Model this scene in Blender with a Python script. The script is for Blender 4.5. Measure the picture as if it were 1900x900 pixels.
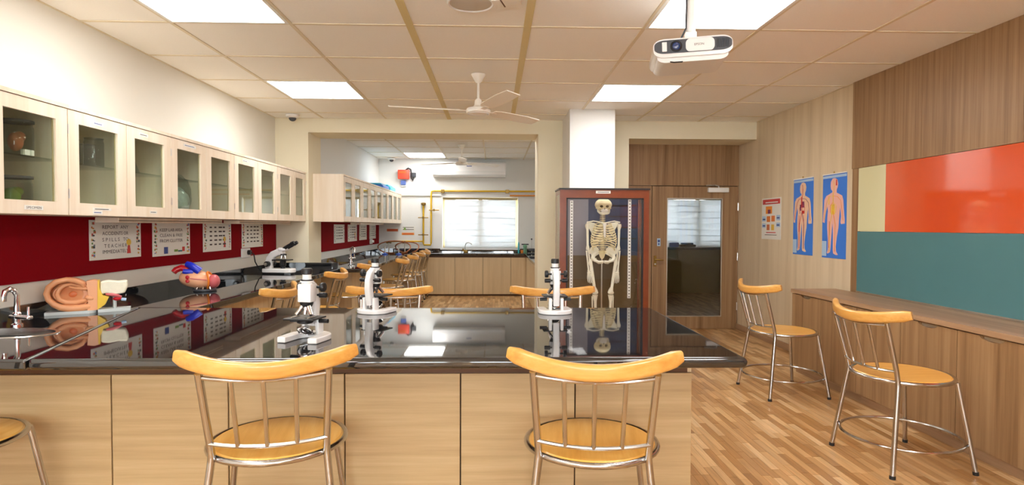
import bpy, bmesh, math, random
from mathutils import Vector, Matrix
R = math.radians
random.seed(7)
SC = bpy.context.scene
COL = SC.collection
for o in list(bpy.data.objects):
    bpy.data.objects.remove(o)

# ------------------------------------------------------------------ camera
F_PX = 1114.0
PITCH, YAW, ROLL = -0.0269, 0.0290, 0.0037
CAM_H = 1.334
fw = Vector((math.sin(YAW)*math.cos(PITCH), math.cos(YAW)*math.cos(PITCH), math.sin(PITCH)))
ri = Vector((math.cos(YAW), -math.sin(YAW), 0))
up = ri.cross(fw)
r2 = ri*math.cos(ROLL) + up*math.sin(ROLL)
u2 = -ri*math.sin(ROLL) + up*math.cos(ROLL)
cam_d = bpy.data.cameras.new('camera')
cam_d.sensor_width = 36.0
cam_d.lens = 36.0*F_PX/1900.0
cam_d.clip_start = 0.05
cam = bpy.data.objects.new('camera', cam_d)
COL.objects.link(cam)
m = Matrix((r2, u2, -fw)).transposed().to_4x4()
m.translation = Vector((0, 0, CAM_H))
cam.matrix_world = m
SC.camera = cam

# ------------------------------------------------------------------ world + exposure
wd = bpy.data.worlds.new('daylight')
SC.world = wd
wd.use_nodes = True
bg = wd.node_tree.nodes['Background']
bg.inputs[0].default_value = (0.86, 0.93, 1.0, 1)
bg.inputs[1].default_value = 14.0
SC.view_settings.view_transform = 'Standard'
SC.view_settings.look = 'None'
SC.view_settings.gamma = 1.0
SC.view_settings.use_curve_mapping = False
SC.view_settings.exposure = 0.2
PANEL_STRENGTH = 14.0

# ------------------------------------------------------------------ materials
MATS = {}

def srgb(r, g, b):
    def c(v):
        v /= 255.0
        return v/12.92 if v <= 0.04045 else ((v+0.055)/1.055)**2.4
    return (c(r), c(g), c(b), 1.0)

def mat(name, col, rough=0.5, metal=0.0, ior=1.45, spec=0.5, emit=0.0, coat=0.0, alpha=None, trans=0.0, noise=0.0, nscale=20.0, bump=0.0):
    M = bpy.data.materials.new(name)
    M.use_nodes = True
    nt = M.node_tree
    b = nt.nodes['Principled BSDF']
    b.inputs['Base Color'].default_value = col
    b.inputs['Roughness'].default_value = rough
    b.inputs['Metallic'].default_value = metal
    b.inputs['IOR'].default_value = ior
    b.inputs['Specular IOR Level'].default_value = spec
    b.inputs['Coat Weight'].default_value = coat
    b.inputs['Coat Roughness'].default_value = 0.08
    b.inputs['Transmission Weight'].default_value = trans
    if emit:
        b.inputs['Emission Color'].default_value = col
        b.inputs['Emission Strength'].default_value = emit
    if noise or bump:
        tc = nt.nodes.new('ShaderNodeTexCoord')
        nz = nt.nodes.new('ShaderNodeTexNoise')
        nz.inputs['Scale'].default_value = nscale
        nz.inputs['Detail'].default_value = 5
        nt.links.new(tc.outputs['Object'], nz.inputs['Vector'])
        if noise:
            mx = nt.nodes.new('ShaderNodeMix'); mx.data_type = 'RGBA'
            mx.inputs[6].default_value = tuple(max(0, c*(1-noise)) for c in col[:3])+(1,)
            mx.inputs[7].default_value = tuple(min(1, c*(1+noise)) for c in col[:3])+(1,)
            nt.links.new(nz.outputs['Fac'], mx.inputs[0])
            nt.links.new(mx.outputs[2], b.inputs['Base Color'])
        if bump:
            bp = nt.nodes.new('ShaderNodeBump'); bp.inputs['Strength'].default_value = bump
            bp.inputs['Distance'].default_value = 0.004
            nt.links.new(nz.outputs['Fac'], bp.inputs['Height'])
            nt.links.new(bp.outputs['Normal'], b.inputs['Normal'])
    MATS[name] = M
    return M

def wood(name, cols, axis='z', scale=6.0, stretch=0.06, rough=0.4, rand=True, detail=6.0, spec=0.5, coat=0.0, shift=0.0):
    """streaky grain running along axis; cols = list of (pos, colour)"""
    M = bpy.data.materials.new(name); M.use_nodes = True
    nt = M.node_tree; b = nt.nodes['Principled BSDF']
    b.inputs['Roughness'].default_value = rough
    b.inputs['Specular IOR Level'].default_value = spec
    b.inputs['Coat Weight'].default_value = coat
    tc = nt.nodes.new('ShaderNodeTexCoord')
    mp = nt.nodes.new('ShaderNodeMapping')
    s = [scale]*3
    s['xyz'.index(axis)] = scale*stretch
    mp.inputs['Scale'].default_value = s
    nt.links.new(tc.outputs['Object'], mp.inputs['Vector'])
    if rand:
        oi = nt.nodes.new('ShaderNodeObjectInfo')
        ml = nt.nodes.new('ShaderNodeMath'); ml.operation = 'MULTIPLY'; ml.inputs[1].default_value = 37.0
        nt.links.new(oi.outputs['Random'], ml.inputs[0])
        cb = nt.nodes.new('ShaderNodeCombineXYZ')
        for i in range(3):
            nt.links.new(ml.outputs[0], cb.inputs[i])
        nt.links.new(cb.outputs[0], mp.inputs['Location'])
    n1 = nt.nodes.new('ShaderNodeTexNoise'); n1.inputs['Scale'].default_value = 1.0
    n1.inputs['Detail'].default_value = detail; n1.inputs['Roughness'].default_value = 0.65
    nt.links.new(mp.outputs[0], n1.inputs['Vector'])
    rp = nt.nodes.new('ShaderNodeValToRGB')
    el = rp.color_ramp.elements
    while len(el) < len(cols):
        el.new(0.5)
    for e, (p, c) in zip(el, cols):
        e.position = p; e.color = c
    nt.links.new(n1.outputs['Fac'], rp.inputs[0])
    nt.links.new(rp.outputs[0], b.inputs['Base Color'])
    MATS[name] = M
    return M

def thin_glass(name, tint=(1, 1, 1, 1), ior=1.5, rough=0.0, boost=1.0):
    M = bpy.data.materials.new(name); M.use_nodes = True
    nt = M.node_tree
    nt.nodes.remove(nt.nodes['Principled BSDF'])
    out = nt.nodes['Material Output']
    tr = nt.nodes.new('ShaderNodeBsdfTransparent'); tr.inputs[0].default_value = tint
    gl = nt.nodes.new('ShaderNodeBsdfGlossy'); gl.inputs['Roughness'].default_value = rough
    ge = nt.nodes.new('ShaderNodeNewGeometry')
    dt = nt.nodes.new('ShaderNodeVectorMath'); dt.operation = 'DOT_PRODUCT'
    nt.links.new(ge.outputs['Incoming'], dt.inputs[0]); nt.links.new(ge.outputs['Normal'], dt.inputs[1])
    def mth(op, a=None, b=None):
        q = nt.nodes.new('ShaderNodeMath'); q.operation = op
        for k, z in enumerate((a, b)):
            if z is None:
                continue
            if isinstance(z, (int, float)):
                q.inputs[k].default_value = z
            else:
                nt.links.new(z, q.inputs[k])
        return q.outputs[0]
    f0 = ((ior-1)/(ior+1))**2
    k5 = mth('POWER', mth('SUBTRACT', 1.0, mth('ABSOLUTE', dt.outputs['Value'])), 5.0)
    ff = mth('MULTIPLY', mth('ADD', mth('MULTIPLY', k5, 1-f0), f0), boost)
    mx = nt.nodes.new('ShaderNodeMixShader')
    nt.links.new(ff, mx.inputs[0])
    nt.links.new(tr.outputs[0], mx.inputs[1]); nt.links.new(gl.outputs[0], mx.inputs[2])
    nt.links.new(mx.outputs[0], out.inputs[0])
    MATS[name] = M
    return M

def speckle(name, base, spot, rough=0.04, ior=1.9, scale=160):
    M = mat(name, base, rough, ior=ior)
    nt = M.node_tree; b = nt.nodes['Principled BSDF']
    tc = nt.nodes.new('ShaderNodeTexCoord')
    v = nt.nodes.new('ShaderNodeTexVoronoi'); v.inputs['Scale'].default_value = scale
    rp = nt.nodes.new('ShaderNodeValToRGB')
    rp.color_ramp.elements[0].position = 0.05; rp.color_ramp.elements[0].color = spot
    rp.color_ramp.elements[1].position = 0.14; rp.color_ramp.elements[1].color = base
    nt.links.new(tc.outputs['Object'], v.inputs['Vector'])
    nt.links.new(v.outputs['Distance'], rp.inputs[0])
    nt.links.new(rp.outputs[0], b.inputs['Base Color'])
    return M

def ramp_random(name, cols, rough=0.4, island=False, grain=False):
    """colour picked per object (or per mesh island) from cols"""
    M = mat(name, cols[0], rough)
    nt = M.node_tree; b = nt.nodes['Principled BSDF']
    src = nt.nodes.new('ShaderNodeNewGeometry' if island else 'ShaderNodeObjectInfo')
    rp = nt.nodes.new('ShaderNodeValToRGB'); rp.color_ramp.interpolation = 'CONSTANT' if not grain else 'LINEAR'
    el = rp.color_ramp.elements
    while len(el) < len(cols):
        el.new(0.5)
    for i, c in enumerate(cols):
        el[i].position = i/len(cols); el[i].color = c
    nt.links.new(src.outputs['Random Per Island' if island else 'Random'], rp.inputs[0])
    last = rp.outputs[0]
    if grain:
        tc = nt.nodes.new('ShaderNodeNewGeometry')
        mp = nt.nodes.new('ShaderNodeMapping'); mp.inputs['Scale'].default_value = (60, 4, 60)
        nz = nt.nodes.new('ShaderNodeTexNoise'); nz.inputs['Scale'].default_value = 1; nz.inputs['Detail'].default_value = 4
        nt.links.new(tc.outputs['Position'], mp.inputs[0]); nt.links.new(mp.outputs[0], nz.inputs['Vector'])
        mr = nt.nodes.new('ShaderNodeMapRange'); mr.inputs[1].default_value = 0.3; mr.inputs[2].default_value = 0.7
        mr.inputs[3].default_value = 0.8; mr.inputs[4].default_value = 1.12
        nt.links.new(nz.outputs['Fac'], mr.inputs[0])
        mm = nt.nodes.new('ShaderNodeMix'); mm.data_type = 'RGBA'; mm.blend_type = 'MULTIPLY'; mm.inputs[0].default_value = 1
        nt.links.new(last, mm.inputs[6]); nt.links.new(mr.outputs[0], mm.inputs[7])
        last = mm.outputs[2]
    nt.links.new(last, b.inputs['Base Color'])
    return M

mat('wall_paint', srgb(234, 231, 221), 0.7, noise=0.02, nscale=3, bump=0.05)
mat('wall_cream', srgb(238, 229, 202), 0.7, noise=0.02, nscale=3, bump=0.05)
mat('wall_white', srgb(234, 234, 231), 0.7, bump=0.05)
mat('tile_white', srgb(250, 247, 240), 0.85, noise=0.03, nscale=90, bump=0.15)
mat('tee_bar', srgb(226, 213, 186), 0.5)
mat('tee_bar_wide', srgb(222, 204, 148), 0.5)
mat('ceil_void', srgb(120, 110, 95), 0.9)
mat('lamp_frame', srgb(235, 235, 230), 0.5)
mat('lamp_glow', (1, 0.99, 0.97, 1), 0.5, emit=PANEL_STRENGTH)
wood('laminate_light', [(0.25, srgb(206, 184, 150)), (0.5, srgb(222, 202, 170)), (0.75, srgb(232, 214, 184))], 'z', 9, 0.05, 0.45)
wood('laminate_brown', [(0.28, srgb(122, 90, 58)), (0.5, srgb(154, 120, 84)), (0.74, srgb(174, 142, 104))], 'z', 22, 0.025, 0.4)
wood('laminate_brown_flat', [(0.28, srgb(140, 106, 78)), (0.5, srgb(172, 138, 106)), (0.74, srgb(190, 158, 126))], 'y', 22, 0.025, 0.4)
wood('cream_laminate', [(0.25, srgb(226, 205, 176)), (0.5, srgb(238, 222, 200)), (0.75, srgb(246, 234, 216))], 'z', 10, 0.06, 0.4)
wood('beige_laminate', [(0.25, srgb(178, 148, 106)), (0.5, srgb(198, 169, 124)), (0.75, srgb(213, 187, 143))], 'x', 22, 0.035, 0.45)
wood('beige_door', [(0.25, srgb(206, 178, 136)), (0.5, srgb(220, 194, 152)), (0.75, srgb(230, 206, 166))], 'z', 12, 0.05, 0.45)
mat('dark_strip', srgb(96, 58, 28), 0.5)
mat('joint_dark', srgb(70, 52, 34), 0.8)
speckle('granite', (0.010, 0.011, 0.013, 1), (0.06, 0.06, 0.06, 1), 0.03, 2.0, 150)
mat('red_board', srgb(138, 0, 16), 0.8, spec=0.15, noise=0.06, nscale=60)
mat('steel', (0.56, 0.55, 0.54, 1), 0.18, 1.0)
mat('steel_soft', (0.70, 0.69, 0.66, 1), 0.3, 1.0)
mat('rubber', (0.02, 0.02, 0.02, 1), 0.6)
wood('seat_wood', [(0.25, srgb(226, 160, 62)), (0.5, srgb(240, 180, 86)), (0.75, srgb(248, 198, 112))], 'y', 26, 0.08, 0.3, coat=0.3)
wood('rail_wood', [(0.25, srgb(206, 142, 60)), (0.5, srgb(224, 166, 84)), (0.75, srgb(236, 186, 110))], 'x', 26, 0.08, 0.28, coat=0.3)
ramp_random('floor_plank', [srgb(156, 112, 64), srgb(186, 142, 92), srgb(204, 160, 108), srgb(212, 172, 120), srgb(224, 188, 140), srgb(176, 130, 78)], 0.33, False, True)
ramp_random('floor_field', [srgb(156, 112, 64), srgb(186, 142, 92), srgb(204, 160, 108), srgb(212, 172, 120), srgb(224, 188, 140), srgb(176, 130, 78)], 0.33, True, True)
mat('floor_base', srgb(120, 80, 42), 0.6)
thin_glass('pane', (0.98, 0.985, 0.98, 1), 1.5)
thin_glass('pane_green', (0.93, 0.97, 0.93, 1), 1.5)
thin_glass('pane_dark', (0.96, 0.95, 0.93, 1), 1.5)
thin_glass('labware', (0.80, 0.86, 0.82, 1), 1.45, 0.02, 1.6)
mat('paper', srgb(238, 236, 228), 0.35)
mat('ink', srgb(66, 58, 56), 0.6)
mat('ink_blue', srgb(60, 80, 150), 0.6)
mat('white_plastic', srgb(240, 240, 238), 0.35)
mat('white_enamel', srgb(244, 242, 240), 0.22, coat=0.4)
mat('black_plastic', (0.015, 0.015, 0.016, 1), 0.35)
mat('dark_grey', srgb(70, 72, 78), 0.4)
mat('chrome', (0.85, 0.85, 0.86, 1), 0.08, 1.0)
mat('grille_beige', srgb(206, 196, 182), 0.6, bump=0.3, nscale=300)
mat('fan_paint', srgb(246, 240, 228), 0.3)
mat('lens_glass', srgb(40, 66, 120), 0.05, coat=1.0)
mat('mahogany', srgb(122, 56, 24), 0.3, noise=0.25, nscale=14, coat=0.4)
mat('case_black', srgb(34, 32, 34), 0.4)
mat('case_grey', srgb(128, 124, 134), 0.6)
mat('case_blue', srgb(38, 52, 82), 0.6)
mat('case_brown', srgb(84, 64, 28), 0.6)
mat('bone', srgb(255, 246, 226), 0.55, noise=0.12, nscale=30)
mat('bone_tan', srgb(252, 230, 188), 0.55, noise=0.15, nscale=40)
mat('bone_white', srgb(236, 230, 222), 0.5)
mat('yellow_pipe', srgb(222, 178, 30), 0.4)
mat('brass', srgb(150, 120, 60), 0.35, 0.8)
mat('hose', srgb(150, 84, 40), 0.5)
mat('burner_blue', srgb(60, 96, 190), 0.4)
mat('orange_sign', srgb(240, 150, 50), 0.5)
mat('orange_sign2', srgb(214, 106, 48), 0.5)
mat('green_mark', srgb(120, 160, 60), 0.5)
mat('red_case', srgb(238, 84, 60), 0.4)
mat('blue_case', srgb(96, 120, 190), 0.4)
mat('cyan_film', srgb(70, 190, 226), 0.3)
mat('board_orange', srgb(226, 88, 40), 0.07, ior=2.0)
mat('board_cream', srgb(228, 224, 180), 0.07, ior=2.0)
mat('board_teal', srgb(84, 130, 136), 0.25, noise=0.05, nscale=4)
mat('poster_blue', srgb(64, 128, 226), 0.3)
mat('skin_print', srgb(240, 200, 168), 0.4)
mat('skin_pink', srgb(240, 186, 172), 0.4)
mat('red_print', srgb(206, 56, 50), 0.4)
mat('dark_red_print', srgb(130, 50, 90), 0.4)
mat('yellow_print', srgb(236, 196, 70), 0.4)
mat('pale_blue', srgb(176, 204, 232), 0.4)
mat('ear_skin', srgb(228, 160, 112), 0.32, noise=0.06, nscale=12)
mat('ear_flesh', srgb(214, 120, 70), 0.4)
mat('ear_fat', srgb(226, 186, 44), 0.4)
mat('ear_bone', srgb(232, 226, 202), 0.5, noise=0.1, nscale=60)
mat('heart_flesh', srgb(232, 172, 132), 0.3, noise=0.1, nscale=16)
mat('heart_pink', srgb(204, 100, 104), 0.35)
mat('artery_red', srgb(190, 14, 26), 0.3)
mat('vein_blue', srgb(26, 44, 190), 0.3)
mat('orange_vessel', srgb(232, 128, 40), 0.35)
mat('base_grey', srgb(196, 204, 202), 0.35)
mat('olive_wall', srgb(150, 132, 76), 0.6)
mat('violet', srgb(110, 110, 190), 0.5)
mat('green_plastic', srgb(120, 170, 140), 0.4)
mat('teal_plastic', srgb(70, 190, 200), 0.4)
mat('aluminium', (0.6, 0.57, 0.5, 1), 0.35, 0.9)
mat('frame_beige', srgb(196, 176, 132), 0.5)
ramp_random('border_print', [srgb(196, 60, 60), srgb(90, 140, 60), srgb(60, 70, 80), srgb(220, 170, 60), srgb(110, 130, 190), srgb(160, 190, 150), srgb(210, 110, 70)], 0.4, True)

# translucent blind cloth
BL = bpy.data.materials.new('blind_cloth'); BL.use_nodes = True
nt = BL.node_tree; nt.nodes.remove(nt.nodes['Principled BSDF'])
d_ = nt.nodes.new('ShaderNodeBsdfDiffuse'); d_.inputs[0].default_value = srgb(240, 240, 238)
t_ = nt.nodes.new('ShaderNodeBsdfTranslucent'); t_.inputs[0].default_value = srgb(228, 232, 236)
x_ = nt.nodes.new('ShaderNodeMixShader'); x_.inputs[0].default_value = 0.24
nt.links.new(d_.outputs[0], x_.inputs[1]); nt.links.new(t_.outputs[0], x_.inputs[2])
nt.links.new(x_.outputs[0], nt.nodes['Material Output'].inputs[0])
MATS['blind_cloth'] = BL

# ------------------------------------------------------------------ mesh builder
class MB:
    def __init__(s):
        s.v = []; s.f = []

    def add(s, vs, fs):
        o = len(s.v)
        s.v.extend([tuple(v) for v in vs])
        s.f.extend([[i+o for i in f] for f in fs])
        return s

    def box(s, x0, y0, z0, x1, y1, z1):
        vs = [(x0, y0, z0), (x1, y0, z0), (x1, y1, z0), (x0, y1, z0), (x0, y0, z1), (x1, y0, z1), (x1, y1, z1), (x0, y1, z1)]
        return s.add(vs, [(3, 2, 1, 0), (4, 5, 6, 7), (0, 1, 5, 4), (1, 2, 6, 5), (2, 3, 7, 6), (3, 0, 4, 7)])

    def bm(s, b):
        b.verts.index_update()
        s.add([v.co[:] for v in b.verts], [[v.index for v in f.verts] for f in b.faces])
        b.free()
        return s

    def rbox(s, x0, y0, z0, x1, y1, z1, r=0.005, seg=2):
        b = bmesh.new()
        bmesh.ops.create_cube(b, size=1)
        for v in b.verts:
            v.co = Vector((x0+(x1-x0)*(v.co.x+.5), y0+(y1-y0)*(v.co.y+.5), z0+(z1-z0)*(v.co.z+.5)))
        bmesh.ops.bevel(b, geom=list(b.edges), offset=r, segments=seg, profile=0.5, affect='EDGES')
        return s.bm(b)

    def cyl(s, p0, p1, r0, r1=None, n=12, cap=True):
        return s.tube([p0, p1], [r0, r0 if r1 is None else r1], n, cap=cap)

    def tube(s, pts, r, n=8, closed=False, cap=True):
        pts = [Vector(p) for p in pts]
        k = len(pts)
        rs = r if isinstance(r, (list, tuple)) else [r]*k
        tans = []
        for i in range(k):
            if closed:
                t = pts[(i+1) % k]-pts[i-1]
            else:
                t = pts[min(i+1, k-1)]-pts[max(i-1, 0)]
            tans.append(t.normalized())
        t0 = tans[0]
        nrm = t0.orthogonal().normalized()
        vs = []
        for i in range(k):
            if i:
                q = tans[i-1].rotation_difference(tans[i])
                nrm = (q @ nrm).normalized()
            bn = tans[i].cross(nrm)
            for j in range(n):
                a = 2*math.pi*j/n
                vs.append(pts[i]+(nrm*math.cos(a)+bn*math.sin(a))*rs[i])
        fs = []
        for i in range(k if closed else k-1):
            i2 = (i+1) % k
            off = 0
            if closed and i2 == 0:
                best = 1e9
                for q in range(n):
                    dd = (vs[i*n]-vs[q]).length
                    if dd < best:
                        best = dd; off = q
            for j in range(n):
                a = i*n+j; b = i*n+(j+1) % n
                c = i2*n+(j+1+off) % n; d = i2*n+(j+off) % n
                fs.append((a, b, c, d))
        if cap and not closed:
            fs.append(tuple(reversed(range(n))))
            fs.append(tuple(range((k-1)*n, k*n)))
        return s.add(vs, fs)

    def lathe(s, prof, n=24, o=(0, 0, 0), axis='z'):
        o = Vector(o); vs = []; fs = []
        for (r, h) in prof:
            for j in range(n):
                a = 2*math.pi*j/n
                p = Vector((r*math.cos(a), r*math.sin(a), h))
                if axis == 'y':
                    p = Vector((p.x, p.z, -p.y))
                elif axis == 'x':
                    p = Vector((p.z, p.x, p.y))
                vs.append(o+p)
        k = len(prof)
        for i in range(k-1):
            for j in range(n):
                fs.append((i*n+j, i*n+(j+1) % n, (i+1)*n+(j+1) % n, (i+1)*n+j))
        if prof[0][0] > 1e-5:
            fs.append(tuple(reversed(range(n))))
        if prof[-1][0] > 1e-5:
            fs.append(tuple(range((k-1)*n, k*n)))
        return s.add(vs, fs)

    def ell(s, c, r, nu=16, nv=10, rot=None):
        c = Vector(c); vs = []; fs = []
        for i in range(nv+1):
            th = math.pi*i/nv
            for j in range(nu):
                a = 2*math.pi*j/nu
                p = Vector((r[0]*math.sin(th)*math.cos(a), r[1]*math.sin(th)*math.sin(a), r[2]*math.cos(th)))
                if rot:
                    p = rot @ p
                vs.append(c+p)
        for i in range(nv):
            for j in range(nu):
                fs.append((i*nu+j, (i+1)*nu+j, (i+1)*nu+(j+1) % nu, i*nu+(j+1) % nu))
        return s.add(vs, fs)

    def prism(s, poly, a, b, fn=lambda u, v, w: (u, v, w)):
        n = len(poly)
        vs = [fn(u, v, a) for u, v in poly]+[fn(u, v, b) for u, v in poly]
        fs = [tuple(reversed(range(n))), tuple(range(n, 2*n))]
        fs += [(i, (i+1) % n, n+(i+1) % n, n+i) for i in range(n)]
        return s.add(vs, fs)

    def sweep(s, path, sec, scl=None, upv=(0, 0, 1)):
        path = [Vector(p) for p in path]; k = len(path); n = len(sec); vs = []; fs = []
        upv = Vector(upv)
        for i in range(k):
            t = (path[min(i+1, k-1)]-path[max(i-1, 0)]).normalized()
            nn = upv.cross(t).normalized(); bb = t.cross(nn)
            q = scl[i] if scl else 1
            for (a, b) in sec:
                vs.append(path[i]+nn*a*q+bb*b*q)
        for i in range(k-1):
            for j in range(n):
                fs.append((i*n+j, i*n+(j+1) % n, (i+1)*n+(j+1) % n, (i+1)*n+j))
        fs.append(tuple(reversed(range(n)))); fs.append(tuple(range((k-1)*n, k*n)))
        return s.add(vs, fs)

    def slab(s, outer, holes, z0, z1):
        b = bmesh.new()
        for loop in [outer]+holes:
            vv = [b.verts.new((x, y, z1)) for x, y in loop]
            for i in range(len(vv)):
                b.edges.new((vv[i], vv[(i+1) % len(vv)]))
        bmesh.ops.triangle_fill(b, use_beauty=True, use_dissolve=False, edges=list(b.edges))
        if sum(f.normal.z for f in b.faces) < 0:
            for f in b.faces:
                f.normal_flip()
        ex = bmesh.ops.extrude_face_region(b, geom=list(b.faces))
        for g in ex['geom']:
            if isinstance(g, bmesh.types.BMVert):
                g.co.z = z0
        bmesh.ops.recalc_face_normals(b, faces=list(b.faces))
        return s.bm(b)

    def mesh(s, name, mt, smooth=False):
        me = bpy.data.meshes.new(name)
        me.from_pydata(s.v, [], s.f)
        me.materials.append(MATS[mt])
        me.update()
        b = bmesh.new(); b.from_mesh(me)
        bmesh.ops.recalc_face_normals(b, faces=list(b.faces))
        b.to_mesh(me); b.free()
        if smooth:
            for p in me.polygons:
                p.use_smooth = True
            me.set_sharp_from_angle(angle=R(38))
        return me

    def build(s, name, mt, parent=None, smooth=False):
        o = bpy.data.objects.new(name, s.mesh(name, mt, smooth))
        COL.objects.link(o)
        if parent:
            o.parent = parent
        return o

def thing(name, label, cat, loc=(0, 0, 0), rz=0.0, group=None):
    o = bpy.data.objects.new(name, None); COL.objects.link(o)
    o.empty_display_size = 0.1
    o.location = loc; o.rotation_euler = (0, 0, rz)
    o['label'] = label; o['category'] = cat
    if group:
        o['group'] = group
    return o

def tag(o, label, cat, group=None):
    o['label'] = label; o['category'] = cat
    if group:
        o['group'] = group
    return o

def struct(o):
    o['kind'] = 'structure'
    return o

def copy_tree(o, parent=None):
    c = o.copy(); COL.objects.link(c)
    c.parent = parent
    for ch in o.children:
        copy_tree(ch, c)
    return c

def arc(cx, cy, r, a0, a1, n):
    return [(cx+r*math.cos(R(a0+(a1-a0)*i/n)), cy+r*math.sin(R(a0+(a1-a0)*i/n))) for i in range(n+1)]

def text_mesh(body, size, mt, parent, fn, align='CENTER', width=None, name='lettering', sp=1.0):
    """flat printed lettering, mapped by fn(u, v) -> xyz"""
    cu = bpy.data.curves.new('txt', 'FONT'); cu.body = body; cu.size = size; cu.align_x = align
    cu.space_character = sp
    cu.resolution_u = 2
    ob = bpy.data.objects.new('txt', cu); COL.objects.link(ob)
    dg = bpy.context.evaluated_depsgraph_get()
    me = bpy.data.meshes.new_from_object(ob.evaluated_get(dg))
    bpy.data.objects.remove(ob); bpy.data.curves.remove(cu)
    xs = [v.co.x for v in me.vertices] or [0]
    k = 1.0
    if width:
        k = width/max(1e-6, max(xs)-min(xs))
    for v in me.vertices:
        v.co = Vector(fn(v.co.x*k, v.co.y))
    me.materials.clear(); me.materials.append(MATS[mt])
    o = bpy.data.objects.new(name, me); COL.objects.link(o)
    o.parent = parent
    return o

# ------------------------------------------------------------------ room shell
XL, XR = -2.61, 3.18
YB = 7.24           # beam wall face
YD = 7.75           # door wall
YF = 12.0           # far wall
YREAR = -2.9
H = 2.612
H2 = 2.664
XBL, XBR = -2.30, 1.25   # back room

fl = struct(MB().box(XL-.2, YREAR-.2, -.12, 5.6, YF+.2, -.004).build('floor', 'floor_base'))

# floor planks: strips along the depth of the room
PW, PL = 0.046, 0.34
boxmesh = [MB().box(-PW/2+.0008, -q/2+.001, -.004, PW/2-.0008, q/2-.001, .0).mesh('plank', 'floor_plank') for q in (PL, PL*.8, PL*1.2)]
cand = []; field = MB()
nx = int((5.4-XL)/PW)
for i in range(nx):
    x = XL+PW*(i+.5)
    y = YREAR+random.random()*PL
    while y < YF:
        q = random.choice((0, 1, 2)); L = (PL, PL*.8, PL*1.2)[q]
        yc = y+L/2
        y += L
        if x > XR+.05 and yc < 7.9:
            continue
        vis = x > .85 and x < 2.86 and yc > 2.3 and yc < 7.6
        cand.append((yc if vis else 99, x, yc, q, L))
cand.sort()
for k, (kk, x, yc, q, L) in enumerate(cand):
    if k < 300:
        o = bpy.data.objects.new('plank', boxmesh[q]); COL.objects.link(o)
        o.location = (x, yc, random.uniform(-.0006, 0)); o.parent = fl
    else:
        dz = random.uniform(-.0006, 0)
        field.box(x-PW/2+.0008, yc-L/2+.001, -.004+dz, x+PW/2-.0008, yc+L/2-.001, dz)
o = field.build('plank_field', 'floor_field', fl); o['kind'] = 'stuff'

# walls
struct(MB().box(XL-.2, YREAR, 0, XL, YD, H+.2).build('wall_left', 'wall_paint'))
wq = MB()
ADDED_REARW = [(-2.4, -.55, .95, 2.25), (-.35, 1.5, .95, 2.25)]  # added windows, out of view, letting daylight onto the island front and ceiling
for a, b in ((XL-.2, -2.4), (-.55, -.35), (1.5, XR+.2)):
    wq.box(a, YREAR-.2, 0, b, YREAR, H+.2)
for (a, b, c, d) in ADDED_REARW:
    wq.box(a, YREAR-.2, 0, b, YREAR, c).box(a, YREAR-.2, d, b, YREAR, H+.2)
struct(wq.build('wall_rear', 'wall_paint'))
for k, (a, b, c, d) in enumerate(ADDED_REARW):  # frames and panes of the added rear windows
    wn = struct(bpy.data.objects.new('window_%d' % (k+3), None)); COL.objects.link(wn)
    wn.location = ((a+b)/2, YREAR-.12, c)
    hw_, hh_ = (b-a)/2, d-c
    MB().box(-hw_, 0, 0, hw_, .05, .05).box(-hw_, 0, hh_-.05, hw_, .05, hh_).box(-hw_, 0, .05, -hw_+.05, .05, hh_-.05).box(hw_-.05, 0, .05, hw_, .05, hh_-.05).box(-.03, 0, .05, .03, .05, hh_-.05).build('window_frame', 'lamp_frame', wn)
    for s_ in (-1, 1):
        MB().box(min(s_*.03, s_*(hw_-.05)), .02, .05, max(s_*.03, s_*(hw_-.05)), .026, hh_-.05).build('pane', 'pane', wn)
wb = MB()
wb.box(XL, YB, 0, -2.22, YD, H+.2)
wb.box(-2.22, YB, 2.443, .52, YD, H+.2)
wb.box(.52, YB, 0, 1.62, YD, H+.2)
wb.box(1.62, YB, 2.40, XR, YD, H+.2)
struct(wb.build('wall_back', 'wall_cream'))
struct(MB().rbox(.815, 6.55, 0, 1.312, YB+.01, H+.1, .006).build('wall_pillar', 'wall_white', None, True))
struct(MB().box(XBL-.2, YD, 0, XBL, YF, H2+.2).build('wall_left_far', 'wall_white'))
struct(MB().box(XBR, YD+.08, 0, XBR+.15, YF, H2+.2).build('wall_divider', 'wall_paint'))
# far wall with two window holes
W1 = (-1.04, .467, .90, 1.908)
W2 = (3.30, 4.95, .93, 1.93)
wf = MB()
def wall_with_holes(mb, x0, x1, y0, y1, z0, z1, holes):
    xs = [x0]
    for h in holes:
        xs += [h[0], h[1]]
    xs.append(x1)
    for i in range(0, len(xs), 2):
        mb.box(xs[i], y0, z0, xs[i+1], y1, z1)
    for h in holes:
        mb.box(h[0], y0, z0, h[1], y1, h[2]); mb.box(h[0], y0, h[3], h[1], y1, z1)
wall_with_holes(wf, XBL-.2, 5.6, YF, YF+.18, 0, H2+.2, [W1, W2])
struct(wf.build('wall_far', 'wall_white'))
# annex behind the glazed door
struct(MB().box(5.4, YD, 0, 5.6, YF, H2+.2).build('wall_annex_right', 'olive_wall'))
struct(MB().box(XR, YD+.06, 0, 5.6, YD+.2, H2+.2).build('wall_annex_front', 'wall_paint'))
struct(MB().box(XBR+.15, YF-.02, 0, 5.4, YF, .90).build('wall_annex_dado', 'olive_wall'))
struct(MB().box(XBR, YD, H2, 5.6, YF, H2+.2).build('ceiling_annex', 'wall_paint'))

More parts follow.
